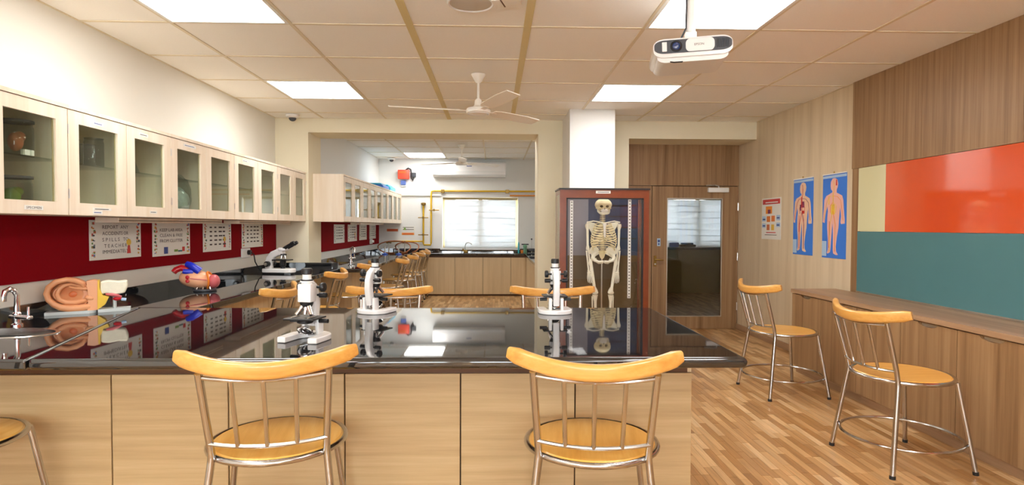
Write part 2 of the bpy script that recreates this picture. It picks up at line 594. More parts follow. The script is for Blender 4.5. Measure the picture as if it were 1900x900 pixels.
# right wall: core + laminate panels
wr = struct(MB().box(XR+.012, YREAR, 0, XR+.2, YD+.1, H+.2).build('wall_right', 'wall_paint'))
ys = [5.245, 5.83, 6.42, 7.01, 7.60, 7.75]
for a, b in zip(ys[:-1], ys[1:]):
    MB().box(XR, a+.0012, 0, XR+.012, b-.0012, H).build('laminate_panel', 'laminate_light', wr)
# brown panelling over the board and behind the low cabinets
ys = [5.245, 4.38, 3.52, 2.66, 1.80, .94, .08, -.78, -1.64, -2.9]
for a, b in zip(ys[:-1], ys[1:]):
    MB().box(XR-.02, b+.0012, 1.852, XR+.012, a-.0012, H).build('wood_panel', 'laminate_brown', wr)
MB().box(XR-.012, 5.155, .75, XR+.012, 5.245, 1.852).build('wood_post', 'laminate_brown', wr)
MB().box(XR-.02, YREAR, 0, XR+.012, 5.2, .75).build('wood_back', 'laminate_brown', wr)
struct(MB().box(XR-.018, 5.46, 0, XR, YD, .075).build('baseboard_right', 'laminate_brown_flat'))

# ------------------------------------------------------------------ ceiling
ce = struct(MB().box(XL-.2, YREAR-.2, H+.03, XR+.2, YD, H+.2).build('ceiling', 'ceil_void'))
GX = [XL]+[-2.044+.75*i for i in range(7)]+[XR]
GY = [YREAR]+[-2.1245+.75*i for i in range(13)]+[YB]
LIGHT_CELLS = []
tile_cache = {}
lit_rows = (3.1255, 5.3755, .8755, -1.3745)
lit_cols = (-2.044, .956)
lights = []
for ix in range(len(GX)-1):
    for iy in range(len(GY)-1):
        x0, x1, y0, y1 = GX[ix], GX[ix+1], GY[iy], GY[iy+1]
        if any(abs(x0-c) < .01 for c in lit_cols) and any(abs(y0-c) < .01 for c in lit_rows):
            lights.append((x0, x1, y0, y1)); continue
        key = (round(x1-x0, 3), round(y1-y0, 3))
        if key not in tile_cache:
            w, d = key
            tile_cache[key] = MB().box(-w/2+.004, -d/2+.004, 0, w/2-.004, d/2-.004, .016).mesh('ceiling_tile', 'tile_white')
        o = bpy.data.objects.new('ceiling_tile', tile_cache[key]); COL.objects.link(o)
        o.location = ((x0+x1)/2, (y0+y1)/2, H+.001); o.parent = ce
for i, x in enumerate(GX):
    w = .024 if i in (3, 4) else .012
    MB().box(max(x-w, XL), YREAR, H-.004, min(x+w, XR), YB, H+.002).build('tee_bar', 'tee_bar_wide' if w > .02 else 'tee_bar', ce)
for y in GY:
    MB().box(XL, max(y-.011, YREAR), H-.0035, XR, min(y+.011, YB), H+.0025).build('tee_bar', 'tee_bar', ce)
WHERE = {(-2.044, 3.1255): 'at left, cut by the top picture edge', (-2.044, 5.3755): 'at left, near the dome camera',
         (.956, 3.1255): 'on the right side behind the projector pole', (.956, 5.3755): 'on the right side, in front of the white pillar',
         (-2.044, .8755): 'on the left side above the camera position', (.956, .8755): 'on the right side above the camera position',
         (-2.044, -1.3745): 'on the left side at the rear of the room', (.956, -1.3745): 'on the right side at the rear of the room'}
def panel_light(x0, x1, y0, y1, z, where):
    t = thing('ceiling_light', 'square white flush ceiling panel light '+where, 'ceiling light', ((x0+x1)/2, (y0+y1)/2, z), 0, 'square ceiling panel lights')
    w, d = (x1-x0)/2-.006, (y1-y0)/2-.006
    q = .022
    fr = MB().box(-w, -d, -.006, w, -d+q, .02).box(-w, d-q, -.006, w, d, .02).box(-w, -d+q, -.006, -w+q, d-q, .02).box(w-q, -d+q, -.006, w, d-q, .02)
    fr.build('frame', 'lamp_frame', t)
    MB().box(-w+q, -d+q, -.003, w-q, d-q, .012).build('diffuser', 'lamp_glow', t)
for (x0, x1, y0, y1) in lights:
    panel_light(x0, x1, y0, y1, H, WHERE[(round(x0, 3), round(y0, 4))])

ce2 = struct(MB().box(XBL-.2, YD, H2+.03, XBR+.1, YF, H2+.2).build('ceiling_far', 'ceil_void'))
GX2 = [XBL, -1.68, -.93, -.18, .57, XBR]
GY2 = [YD, 7.95, 8.70, 9.45, 10.20, 10.95, 11.70, YF]
for ix in range(5):
    for iy in range(7):
        x0, x1, y0, y1 = GX2[ix], GX2[ix+1], GY2[iy], GY2[iy+1]
        if (ix == 1 and iy == 5) or (ix == 3 and iy == 1):
            panel_light(x0, x1, y0, y1, H2, 'in the far room over the bench' if iy == 5 else 'added out of sight behind the beam to brighten the far room'); continue  # the lamp behind the beam is added, unseen, to brighten this room
        MB().box(x0+.004, y0+.004, H2+.001, x1-.004, y1-.004, H2+.017).build('ceiling_tile', 'tile_white', ce2)
for x in GX2[1:-1]:
    MB().box(x-.012, YD, H2-.004, x+.012, YF, H2+.002).build('tee_bar', 'tee_bar', ce2)
for y in GY2[1:-1]:
    MB().box(XBL, y-.012, H2-.0035, XBR, y+.012, H2+.0025).build('tee_bar', 'tee_bar', ce2)

# ------------------------------------------------------------------ windows and blinds
def window(name, W, tri=False):
    x0, x1, z0, z1 = W
    w = struct(bpy.data.objects.new(name, None)); COL.objects.link(w)
    w.location = ((x0+x1)/2, YF+.10, z0)
    hw = (x1-x0)/2; h = z1-z0
    q = .045
    MB().box(-hw, 0, 0, hw, .05, q).box(-hw, 0, h-q, hw, .05, h).box(-hw, 0, q, -hw+q, .05, h-q).box(hw-q, 0, q, hw, .05, h-q).box(-.04, 0, q, .04, .05, h-q).build('window_frame', 'frame_beige', w)
    for s in (-1, 1):
        MB().box(min(s*.04, s*(hw-q)), .02, q, max(s*.04, s*(hw-q)), .026, h-q).build('pane', 'pane', w)
    MB().box(-hw-.04, -.14, -.035, hw+.04, .0, 0).build('window_sill', 'white_plastic', w)
    return w
window('window_1', W1)
window('window_2', W2)
def blind(W, label):
    x0, x1, z0, z1 = W
    t = thing('roller_blind', label, 'blind', ((x0+x1)/2, YF+.055, z0), 0, 'striped window blinds')
    hw = (x1-x0)/2-.045; h = z1-z0-.05
    MB().cyl((-hw-.03, 0, h+.022), (hw+.03, 0, h+.022), .022, n=12).build('roller', 'frame_beige', t, True)
    n = 8
    for i in range(n):
        a = h*i/n; b = h*(i+1)/n
        w = random.uniform(-.004, .004)
        # each band hangs as a shallow curved strip overlapping the one below
        sec = [(y, z) for y, z in ((.004, a-.008), (-.008+w, a+(b-a)*.45), (.002, b))]
        pts = []
        for (yy, zz) in sec:
            pts.append(zz)
        mb = MB()
        nxs = 14
        for side in (0, .0015):
            pass
        vs = []; fs = []
        for j in range(nxs+1):
            x = -hw+2*hw*j/nxs
            wob = .004*math.sin(x*5+i*1.7)
            for (yy, zz) in sec:
                vs.append((x, yy+wob*.3, zz+wob))
            for (yy, zz) in reversed(sec):
                vs.append((x, yy+.0015+wob*.3, zz+wob))
        for j in range(nxs):
            for q in range(6):
                fs.append((j*6+q, j*6+(q+1) % 6, (j+1)*6+(q+1) % 6, (j+1)*6+q))
        fs.append(tuple(range(5, -1, -1))); fs.append(tuple(range(nxs*6, nxs*6+6)))
        mb.add(vs, fs).build('band', 'blind_cloth', t, True)
    MB().cyl((-hw, 0, -.006), (hw, 0, -.006), .006, n=8).build('bottom_bar', 'white_plastic', t, True)
blind(W1, 'white striped fabric blind on the window over the far sink')
blind(W2, 'white striped fabric blind on the window seen through the glazed door')
#ENDSHELL
# ------------------------------------------------------------------ door wall
t1 = struct(bpy.data.objects.new('trim_1', None)); COL.objects.link(t1); t1.location = (1.62, YD, 0)
MB().box(0, 0, 0, .418, .06, 1.866).build('wood_panel', 'laminate_brown', t1)
for a, b in ((0, .54), (.54, 1.05), (1.05, 1.56)):
    MB().box(a+.001, 0, 1.872, b-.001, .06, 2.40).build('wood_panel', 'laminate_brown', t1)
MB().box(1.549, .006, 0, 1.5595, .06, 1.872).build('door_jamb', 'laminate_brown', t1)
MB().box(.418, .03, 1.862, 1.56, .06, 1.873).build('door_head', 'joint_dark', t1)
MB().box(.4175, .03, 0, .426, .06, 1.866).build('door_jamb', 'joint_dark', t1)
d1 = struct(bpy.data.objects.new('door_1', None)); COL.objects.link(d1); d1.location = (2.045, YD, 0)
DW = 1.122
g0, g1, gz0, gz1 = .198, .918, .167, 1.706
MB().box(.002, .004, .004, g0, .05, 1.862).box(g1, .004, .004, DW, .05, 1.862).box(g0, .004, .004, g1, .05, gz0).box(g0, .004, gz1, g1, .05, 1.862).build('door_leaf', 'laminate_brown', d1)
MB().box(g0, .024, gz0, g1, .030, gz1).build('pane', 'pane_dark', d1)
bd = MB()
for (a, b, c, d) in ((g0-.004, g0+.008, gz0, gz1), (g1-.008, g1+.004, gz0, gz1), (g0, g1, gz0-.004, gz0+.008), (g0, g1, gz1-.008, gz1+.004)):
    bd.box(a, 0, c, b, .004, d)
bd.build('glazing_bead', 'aluminium', d1)
hd = MB().rbox(.025, -.008, .82, .062, .004, .96, .003).build('handle_plate', 'brass', d1)
MB().tube([(.043, -.008, .91), (.043, -.05, .91), (.06, -.055, .91), (.14, -.055, .905)], .009, 8).build('lever', 'brass', hd, True)
MB().cyl((.043, -.012, .85), (.043, -.004, .85), .011, n=12).build('key_cylinder', 'steel_soft', hd, True)
cl = MB().rbox(.72, -.045, 1.785, .99, .004, 1.845, .006).build('door_closer', 'white_plastic', d1, True)
MB().tube([(.86, -.02, 1.845), (.86, -.02, 1.87), (.80, -.06, 1.875), (.70, -.01, 1.875)], .008, 6).build('closer_arm', 'steel_soft', cl)
sg = MB().box(.068, -.002, 1.085, .112, .004, 1.185).build('door_sign', 'pale_blue', d1)
MB().box(.076, -.003, 1.135, .104, -.002, 1.165).build('lettering', 'ink_blue', sg)
MB().box(.08, -.003, 1.10, .10, -.002, 1.122).build('lettering', 'ink_blue', sg)
for z in (.3, .95, 1.6):
    MB().cyl((DW+.004, -.003, z-.05), (DW+.004, -.003, z+.05), .008, n=8).build('hinge', 'steel_soft', d1, True)
# objects seen on the annex window sill
t = thing('folded_bag', 'dark folded bag lying on the sill behind the glazed door', 'bag', (3.86, YF-.06, .932))
MB().rbox(-.16, -.06, 0, .17, .06, .05, .02, 3).rbox(-.12, -.05, .05, .12, .05, .085, .015, 3).build('body', 'case_black', t, True)
t = thing('plastic_packet', 'violet plastic packet beside the bag on the sill behind the door', 'packet', (3.60, YF-.06, .932))
MB().rbox(-.09, -.05, 0, .09, .05, .09, .02, 3).build('body', 'violet', t, True)
t = thing('annex_counter', 'narrow dark counter under the window behind the glazed door', 'counter', (4.3, YF-.10, 0))
MB().rbox(-1.0, -.12, .885, 1.0, .11, .93, .008).build('top', 'granite', t)

# ------------------------------------------------------------------ worktops (polished black granite)
ZC, TH = .817, .045
def edge_round(poly, holes, z0, z1, r=.012):
    """slab with a rounded nosing: stacked inset loops"""
    return MB().slab(poly, holes, z0, z1)
def bevel_obj(o, w=.012, seg=3, ang=50):
    md = o.modifiers.new('nosing', 'BEVEL'); md.width = w; md.segments = seg; md.limit_method = 'ANGLE'; md.angle_limit = R(ang)
    for p in o.data.polygons:
        p.use_smooth = True
    o.data.set_sharp_from_angle(angle=R(35))
    md.harden_normals = True
    return o
YI0, YI1 = 2.34, 3.81
sink_c, sink_r = (-2.34, 2.90), (.25, .13)
hole = [(sink_c[0]+sink_r[0]*math.cos(2*math.pi*i/32), sink_c[1]+sink_r[1]*math.sin(2*math.pi*i/32)) for i in range(32)]
isl = thing('island_worktop', 'polished black granite top of the island carrying three microscopes', 'worktop', (0, 0, ZC))
bevel_obj(MB().slab([(-1.792, YI0), (1.01, YI0), (1.01, YI1), (-1.86, YI1), (-2.226, YI1)], [], -TH, 0).build('slab', 'granite', isl), .019, 4)
bt = thing('bench_worktop', 'polished black granite bench top along the left wall with sink and models', 'worktop', (0, 0, ZC))
bevel_obj(MB().slab([(XL+.001, YI0), (-1.795, YI0), (-2.229, YI1), (-1.87, YI1), (-1.87, YB-.001), (XL+.001, YB-.001)], [hole], -TH, 0).build('slab', 'granite', bt), .012)
MB().box(XL, YI0, 0, XL+.022, YB, .075).build('backsplash', 'granite', bt)
MB().box(XL+.022, YB-.022, 0, -1.87, YB, .075).build('backsplash', 'granite', bt)
MB().slab([(-1.7915, YI0+.015), (-1.7945, YI0+.015), (-2.2285, YI1-.002), (-2.2255, YI1-.002)], [], 0, .0006).build('seam', 'base_grey', bt)
sk = thing('sink', 'oval stainless steel sink set in the left bench below the tap', 'sink', (sink_c[0], sink_c[1], ZC))
def oval_ring(mb, prof, n=32):
    vs = []; fs = []
    for (k, h) in prof:
        for j in range(n):
            a = 2*math.pi*j/n
            vs.append(((sink_r[0]+k)*math.cos(a), (sink_r[1]+k)*math.sin(a), h))
    for i in range(len(prof)-1):
        for j in range(n):
            fs.append((i*n+j, i*n+(j+1) % n, (i+1)*n+(j+1) % n, (i+1)*n+j))
    fs.append(tuple(range((len(prof)-1)*n, len(prof)*n)))
    return mb.add(vs, fs)
oval_ring(MB(), [(-.002, -.044), (-.004, -.10), (-.02, -.145), (-.07, -.16), (-.11, -.165)]).build('bowl', 'steel_soft', sk, True)
vs = MB()
oval_ring(vs, [(.014, .0005), (.012, .004), (-.006, .004), (-.008, -.03)]); vs.f.pop()
vs.build('rim', 'steel', sk, True)
MB().cyl((0, 0, -.166), (0, 0, -.160), .03, n=16).build('drain', 'chrome', sk, True)

bf = thing('far_bench_worktop', 'black granite worktop running round three sides of the far room', 'worktop', (0, 0, ZC))
bevel_obj(MB().slab([(XBL+.001, YD+.001), (-2.219, YD+.001), (-2.219, YB+.001), (-1.58, YB+.001), (-1.58, 11.45), (.57, 11.45), (.57, 8.0), (XBR-.001, 8.0), (XBR-.001, YF-.001), (XBL+.001, YF-.001)], [], -TH, 0).build('slab', 'granite', bf), .01)
MB().box(XBL, YD, 0, XBL+.02, YF, .07).build('backsplash', 'granite', bf)
MB().box(XBL+.02, YF-.02, 0, XBR, YF, .07).build('backsplash', 'granite', bf)

# ------------------------------------------------------------------ base cabinets
ic = thing('island_cabinet', 'beige laminate island base with broad upright panels behind the near stools', 'cabinet', (0, 2.70, 0))
px = [-2.60, -2.215, -1.702, -1.188, -.672, -.152, .368, .905]
for a, b in zip(px[:-1], px[1:]):
    MB().rbox(a+.003, 0, .02, b-.003, .018, .668, .0015, 1).build('panel', 'beige_laminate', ic)
MB().box(-2.60, .018, .02, .885, .04, .668).build('backing', 'joint_dark', ic)
MB().box(-2.60, .012, .668, .885, .05, ZC-TH-.0005).build('apron_strip', 'dark_strip', ic)
MB().box(.885, .018, .02, .905, .90, .72).build('end_panel', 'beige_door', ic)
MB().box(-1.86, .88, .02, .885, .90, .74).build('back_panel', 'beige_door', ic)
MB().box(-2.60, .05, 0, .87, .88, .02).build('plinth', 'dark_strip', ic)

def base_run(name, label, loc, rz, n, w, gap=.003, z1=.735, depth=.55, fill=True):
    """row of doors facing local -Y, starting at local x = 0"""
    t = thing(name, label, 'cabinet', loc, rz)
    for i in range(n):
        d = MB().rbox(i*w+gap, 0, .03, (i+1)*w-gap, .018, z1, .002, 1).build('door', 'beige_door', t)
    MB().box(0, .018, .03, n*w, .04, z1).build('carcass_front', 'joint_dark', t)
    MB().box(0, .04, .03, n*w, depth, z1).build('carcass', 'beige_door', t)
    MB().box(-.014, 0, .03, -.001, depth, z1).build('end_panel', 'beige_door', t)
    MB().box(0, .03, z1, n*w, depth, ZC-TH-.0005).build('top_rail', 'dark_strip', t)
    MB().box(0, .035, 0, n*w, depth, .03).build('plinth', 'dark_strip', t)
    return t
# left bench doors face +X : local -Y -> +X  (rz = +90deg)
base_run('bench_cabinet', 'beige laminate cupboards under the left wall bench', (-2.12, 3.62, 0), R(90), 7, .516, depth=.48)
base_run('bench_cabinet', 'beige laminate cupboards under the left bench in the far room', (-1.83, YD+.005, 0), R(90), 7, .53, depth=.46)
base_run('bench_cabinet', 'four beige laminate cupboards below the window of the far room', (-1.83, 11.50, 0), 0, 5, .536, depth=.49)
base_run('bench_cabinet', 'beige laminate cupboards on the right side of the far room', (.61, 11.46, 0), R(-90), 6, .55, depth=.62)

# ------------------------------------------------------------------ wall cabinets
def wall_cabinet(label, x_front, y0, y1, depth, z0=1.384, z1=1.945, shelf=True, hinge=1, group=None):
    t = thing('wall_cabinet', label, 'cabinet', (x_front, y0, z0), 0, group)
    w = y1-y0; h = z1-z0; b = -depth; k = .018
    MB().box(b, .001, 0, b+.008, w-.001, h).build('back_panel', 'white_plastic', t)
    bd = MB().box(b+.008, .001, 0, -.02, k, h).box(b, w-k, 0, -.02, w-.001, h).box(b, k, 0, -.02, w-k, k)
    bd.build('carcass', 'cream_laminate', t)
    MB().box(b, .0005, h+.002, .004, w-.0005, h+.022).build('top_panel', 'cream_laminate', t)
    s, tb = .085, .068
    d = MB()
    g = .003
    d.box(-.02, g, .002, 0, s, h-.002).box(-.02, w-s, .002, 0, w-g, h-.002).box(-.02, s, .002, 0, w-s, tb).box(-.02, s, h-tb, 0, w-s, h-.002)
    dr = d.build('door', 'cream_laminate', t)
    MB().box(-.013, s, tb, -.009, w-s, h-tb).build('pane', 'pane_green', dr)
    MB().box(-.0195, s-.001, tb-.001, -.0145, s+.006, h-tb).box(-.0195, w-s-.006, tb, -.0145, w-s+.001, h-tb).build('glazing_bead', 'frame_beige', dr)
    if shelf:
        MB().box(b+.01, k, h*.50, -.035, w-k, h*.50+.008).build('shelf', 'pane_green', t)
    yy = w-.002 if hinge > 0 else .002
    for zz in (.09, h-.13):
        MB().cyl((.001, yy, zz), (.001, yy, zz+.05), .004, n=6).build('hinge', 'steel_soft', dr)
    return t
ORD = ['first', 'second', 'third', 'fourth', 'fifth', 'sixth', 'seventh', 'eighth', 'ninth']
J = [2.742, 3.244, 3.750, 4.254, 4.764, 5.268, 5.790, 6.300, 6.790, 7.235]
desc = ['holding specimen jars', 'holding beakers', 'holding a conical flask', 'holding crumpled plastic bags', '', '', '', '', '']
cabs = []
for i in range(9):
    c = wall_cabinet('glass-door wall cabinet %s, %s from the left picture edge' % (desc[i] or 'with empty shelf', ORD[i]), -2.25, J[i], J[i+1], .355, shelf=True, hinge=1 if i in (2, 4, 6, 8) else -1, group='glazed wall cabinets over the left bench')
    if not desc[i]:
        c['label'] = 'glass-door wall cabinet with nothing inside, %s from the left picture edge' % ORD[i]
    cabs.append(c)
def door_label(c, y, z, w, h, txt=None, lines=1, mt='ink'):
    l = MB().box(0, y, z, .0012, y+w, z+h).build('label_sticker', 'paper', c.children[2] if False else [q for q in c.children if q.name.startswith('door')][0])
    if txt:
        text_mesh(txt, h*.75, mt, l, lambda u, v: (.0016, y+w/2+u, z+h*.25+v), width=w*.8)
    else:
        for i in range(lines):
            zz = z+h*(i+.5)/lines
            MB().box(.0012, y+w*.1, zz-.002, .0016, y+w*.85, zz+.002).build('lettering', mt, l)
door_label(cabs[0], .20, .022, .12, .022, 'SPECIMEN')
door_label(cabs[1], .20, .510, .09, .022, None, 1, 'ink_blue')
door_label(cabs[1], .19, .032, .16, .014, None, 1, 'ink')
door_label(cabs[1], .19, .008, .08, .022, None, 1, 'ink_blue')
door_label(cabs[2], .13, .515, .10, .02)
door_label(cabs[2], .24, .025, .08, .018)
door_label(cabs[3], .17, .520, .18, .022, None, 1, 'ink_blue')
door_label(cabs[5], .17, .520, .12, .016)
YQ = [7.44+.506*i for i in range(10)]
for i in range(9):
    c = wall_cabinet('narrow-looking glass-door wall cabinet in the far room, %s after the blank end panel' % ORD[i], -1.85, YQ[i], YQ[i+1], .448, hinge=1 if i % 2 else -1, group='glazed wall cabinets of the far room')
    if i == 0:
        MB().box(-.448, -.02, -.001, 0, .0, .583).build('end_panel', 'cream_laminate', c)
# under-cabinet trunking
for k, (a, b, what) in enumerate(((3.86, 5.30, 'longer beige cable trunking under the near wall cabinets'), (5.66, 7.05, 'shorter beige cable trunking under the wall cabinets beside the far corner'))):
    t = thing('cable_trunking', what, 'trunking', (-2.47, a, 1.348))
    MB().rbox(-.05, 0, 0, .10, b-a, .034, .004, 1).build('channel', 'cream_laminate', t)
    MB().box(.10, .0, .012, .1015, b-a, .016).build('lid_joint', 'joint_dark', t)
t = thing('cable_trunking', 'beige cable trunking under the wall cabinets of the far room', 'trunking', (-2.12, 9.1, 1.350))
MB().rbox(-.05, 0, 0, .10, 1.9, .032, .004, 1).build('channel', 'cream_laminate', t)

# ------------------------------------------------------------------ red pin boards and notices
t = thing('pin_board', 'long dark red fabric pin board on the left wall above the bench', 'board', (XL, 0, 0))
MB().box(.001, 1.6, 1.012, .012, YB-.02, 1.384).build('panel', 'red_board', t)
t = thing('pin_board', 'red fabric pin board on the left wall of the far room', 'board', (XBL, 0, 0))
MB().box(.001, 8.0, .985, .012, 11.96, 1.384).build('panel', 'red_board', t)

def notice(label, xw, y0, y1, z0, z1, lines, picture=0, bars=0):
    """paper sheet on a wall facing +X; u runs along +Y"""
    t = thing('notice_sheet', label, 'notice', (xw, y0, z0), 0, 'laminated lab rule notices')
    w, h = y1-y0, z1-z0
    # slightly bowed sheet
    n = 10; vs = []; fs = []
    for i in range(n+1):
        u = w*i/n; q = .004+.008*math.sin(math.pi*i/n)
        vs += [(q, u, 0), (q, u, h), (q-.002, u, h), (q-.002, u, 0)]
    for i in range(n):
        for j in range(4):
            fs.append((i*4+j, i*4+(j+1) % 4, (i+1)*4+(j+1) % 4, (i+1)*4+j))
    fs += [(3, 2, 1, 0), (n*4, n*4+1, n*4+2, n*4+3)]
    sh = MB().add(vs, fs).build('sheet', 'paper', t, True)
    X = lambda u: .0048+.008*math.sin(math.pi*max(0, min(1, u/w)))
    mb = MB()
    rnd = random.Random(int(y0*100))
    for side in (0, 1):
        for k in range(9):
            z = h*(.06+.1*k)
            u = w*(.03 if side == 0 else .89)
            for q in range(3):
                uu = u+rnd.random()*w*.05; zz = z+rnd.random()*h*.05
                a, b = w*rnd.uniform(.01, .04), h*rnd.uniform(.02, .07)
                mb.box(X(uu)-.001, uu, zz, X(uu)+.0006, uu+a, zz+b)
    bo = mb.build('border', 'border_print', sh); bo['kind'] = 'stuff'
    for i, (txt, rel_w, zrel) in enumerate(lines):
        text_mesh(txt, h*.13, 'ink', sh, lambda u, v: (X(w*.48+u)+.0006, w*.46+u, h*zrel+v), width=w*rel_w)
    for i in range(bars):
        z = h*(.82-.6*i/max(1, bars-1)) if bars > 1 else h*.5
        mbb = MB()
        for q in range(4):
            a = w*(.2+.15*q); mbb.box(X(a), a, z, X(a)+.0006, a+w*rnd.uniform(.07, .13), z+h*.05)
        bo = mbb.build('lettering', 'ink', sh); bo['kind'] = 'stuff'
    if picture == 1:
        MB().ell((X(w*.72), w*.72, h*.42), (.003, w*.05, h*.09)).build('printed_figure', 'yellow_print', sh)
        MB().prism([(w*.68, h*.12), (w*.76, h*.12), (w*.74, h*.36), (w*.70, h*.36)], X(w*.72), X(w*.72)+.0008, lambda u, v, q: (q, u, v)).build('printed_figure', 'red_print', sh)
    if picture == 2:
        for (a, b, c, d, mt) in ((.26, .36, .06, .26, 'ink_blue'), (.52, .62, .10, .17, 'green_mark'), (.63, .74, .09, .14, 'board_teal'), (.75, .82, .10, .24, 'red_print')):
            MB().box(X(w*a), w*a, h*c, X(w*a)+.0008, w*b, h*d).build('printed_figure', mt, sh)
    return t
notice('white notice reading report any accidents or spills, nearest on the red board', XL+.012, 3.92, 4.48, 1.103, 1.365,
       [('REPORT  ANY', .50, .78), ('ACCIDENTS OR', .50, .62), ('S P I L L S   TO', .50, .46), ('T E A C H E R', .44, .30), ('IMMEDIATELY', .50, .15)], 1)
notice('white notice reading keep lab area clean, second on the left red board', XL+.012, 4.63, 5.19, 1.092, 1.358,
       [('KEEP LAB AREA', .60, .72), ('CLEAN & FREE', .60, .56), ('FROM CLUTTER', .60, .40)], 2)
notice('white notice with a shiny fold and a cartoon, third on the left red board', XL+.012, 5.42, 5.99, 1.093, 1.355, [], 1, 5)
notice('white notice above the wall socket, fourth on the left red board', XL+.012, 6.24, 6.80, 1.100, 1.360, [], 0, 5)
for i, (a, b) in enumerate(((8.61, 9.21), (9.42, 10.04), (10.21, 10.80), (11.03, 11.62))):
    notice('white notice, %s on the red board of the far room' % ORD[i], XBL+.012, a, b, 1.08+.005*i, 1.352, [], 1 if i == 1 else 0, 5)

# socket under the fourth notice
t = thing('wall_socket', 'white wall socket with a black plug under the fourth notice', 'socket', (XL+.012, 6.22, 1.00))
pl_ = MB().rbox(0, 0, 0, .014, .21, .095, .004).build('plate', 'white_plastic', t)
MB().box(.014, .03, .03, .0155, .08, .07).build('switch', 'paper', pl_)
pg = MB().cyl((.014, .15, .05), (.045, .15, .05), .026, n=14).build('plug', 'black_plastic', t, True)
MB().tube([(.045, .15, .05), (.07, .16, .03), (.07, .19, -.05), (.09, .24, -.13), (.12, .27, -.165)], .006, 8).build('cord', 'black_plastic', pg, True)
t = thing('wall_socket', 'small white wall socket below the fourth notice of the far room', 'socket', (XBL+.012, 11.06, 1.00))
MB().rbox(0, 0, 0, .014, .21, .09, .004).build('plate', 'white_plastic', t)
MB().cyl((.014, .15, .045), (.05, .15, .045), .025, n=12).build('plug', 'white_plastic', t, True)

# ------------------------------------------------------------------ right side: colour glass board and low cabinets
gb = thing('glass_board', 'large glossy wall board in cream, orange and teal fields', 'board', (XR-.002, 0, 0))
MB().box(-.010, 4.79, 1.302, .006, 5.153, 1.850).build('cream_field', 'board_cream', gb)
MB().box(-.010, YREAR, 1.302, .006, 4.789, 1.850).build('orange_field', 'board_orange', gb)
MB().box(-.012, YREAR, .782, .006, 5.153, 1.300).build('teal_field', 'board_teal', gb)
MB().box(-.016, YREAR, .770, .006, 5.153, .782).build('bottom_trim', 'steel_soft', gb)
lt = thing('low_worktop', 'brown wood-grain ledge top under the coloured wall board', 'worktop', (2.735, 0, .735))
MB().rbox(0, -2.85, 0, XR-.022-2.735, 5.455, .034, .003, 2).build('slab', 'laminate_brown_flat', lt)
pitch = .495
for i in range(12):
    y1 = 5.450-pitch*i
    nm = ['under the far end of the ledge', 'second from the far end', 'third from the far end', 'fourth from the far end', 'fifth from the far end'] + ['%s from the far end' % k for k in ('sixth', 'seventh', 'eighth', 'ninth', 'tenth', 'eleventh', 'twelfth')]
    c = thing('low_cabinet', 'brown wood-grain low cupboard with cut-out pull, '+nm[i], 'cabinet', (2.765, y1, 0), 0, 'low cupboards under the wall board')
    MB().box(.0, -pitch+.001, .075, .41, -.001, .734).build('carcass', 'laminate_brown', c)
    MB().box(.03, -pitch, 0, .41, 0, .075).build('plinth', 'laminate_brown_flat', c)
    if i == 0:
        pass
    yc = -pitch*.5 if i % 2 == 0 else -pitch*.5
    hw = .085
    poly = [(-pitch+.003, .078), (-.003, .078), (-.003, .727), (yc+hw, .727)]+[(yc+hw*math.cos(R(a)), .727-.026*math.sin(R(a))) for a in range(20, 180, 20)]+[(yc-hw, .727), (-pitch+.003, .727)]
    d = MB().prism(poly, -.018, -.001, lambda u, v, q: (q, u, v)).build('door', 'laminate_brown', c)
    MB().box(-.004, yc-hw*.8, .704, -.0012, yc+hw*.8, .722).build('handle', 'steel_soft', d)

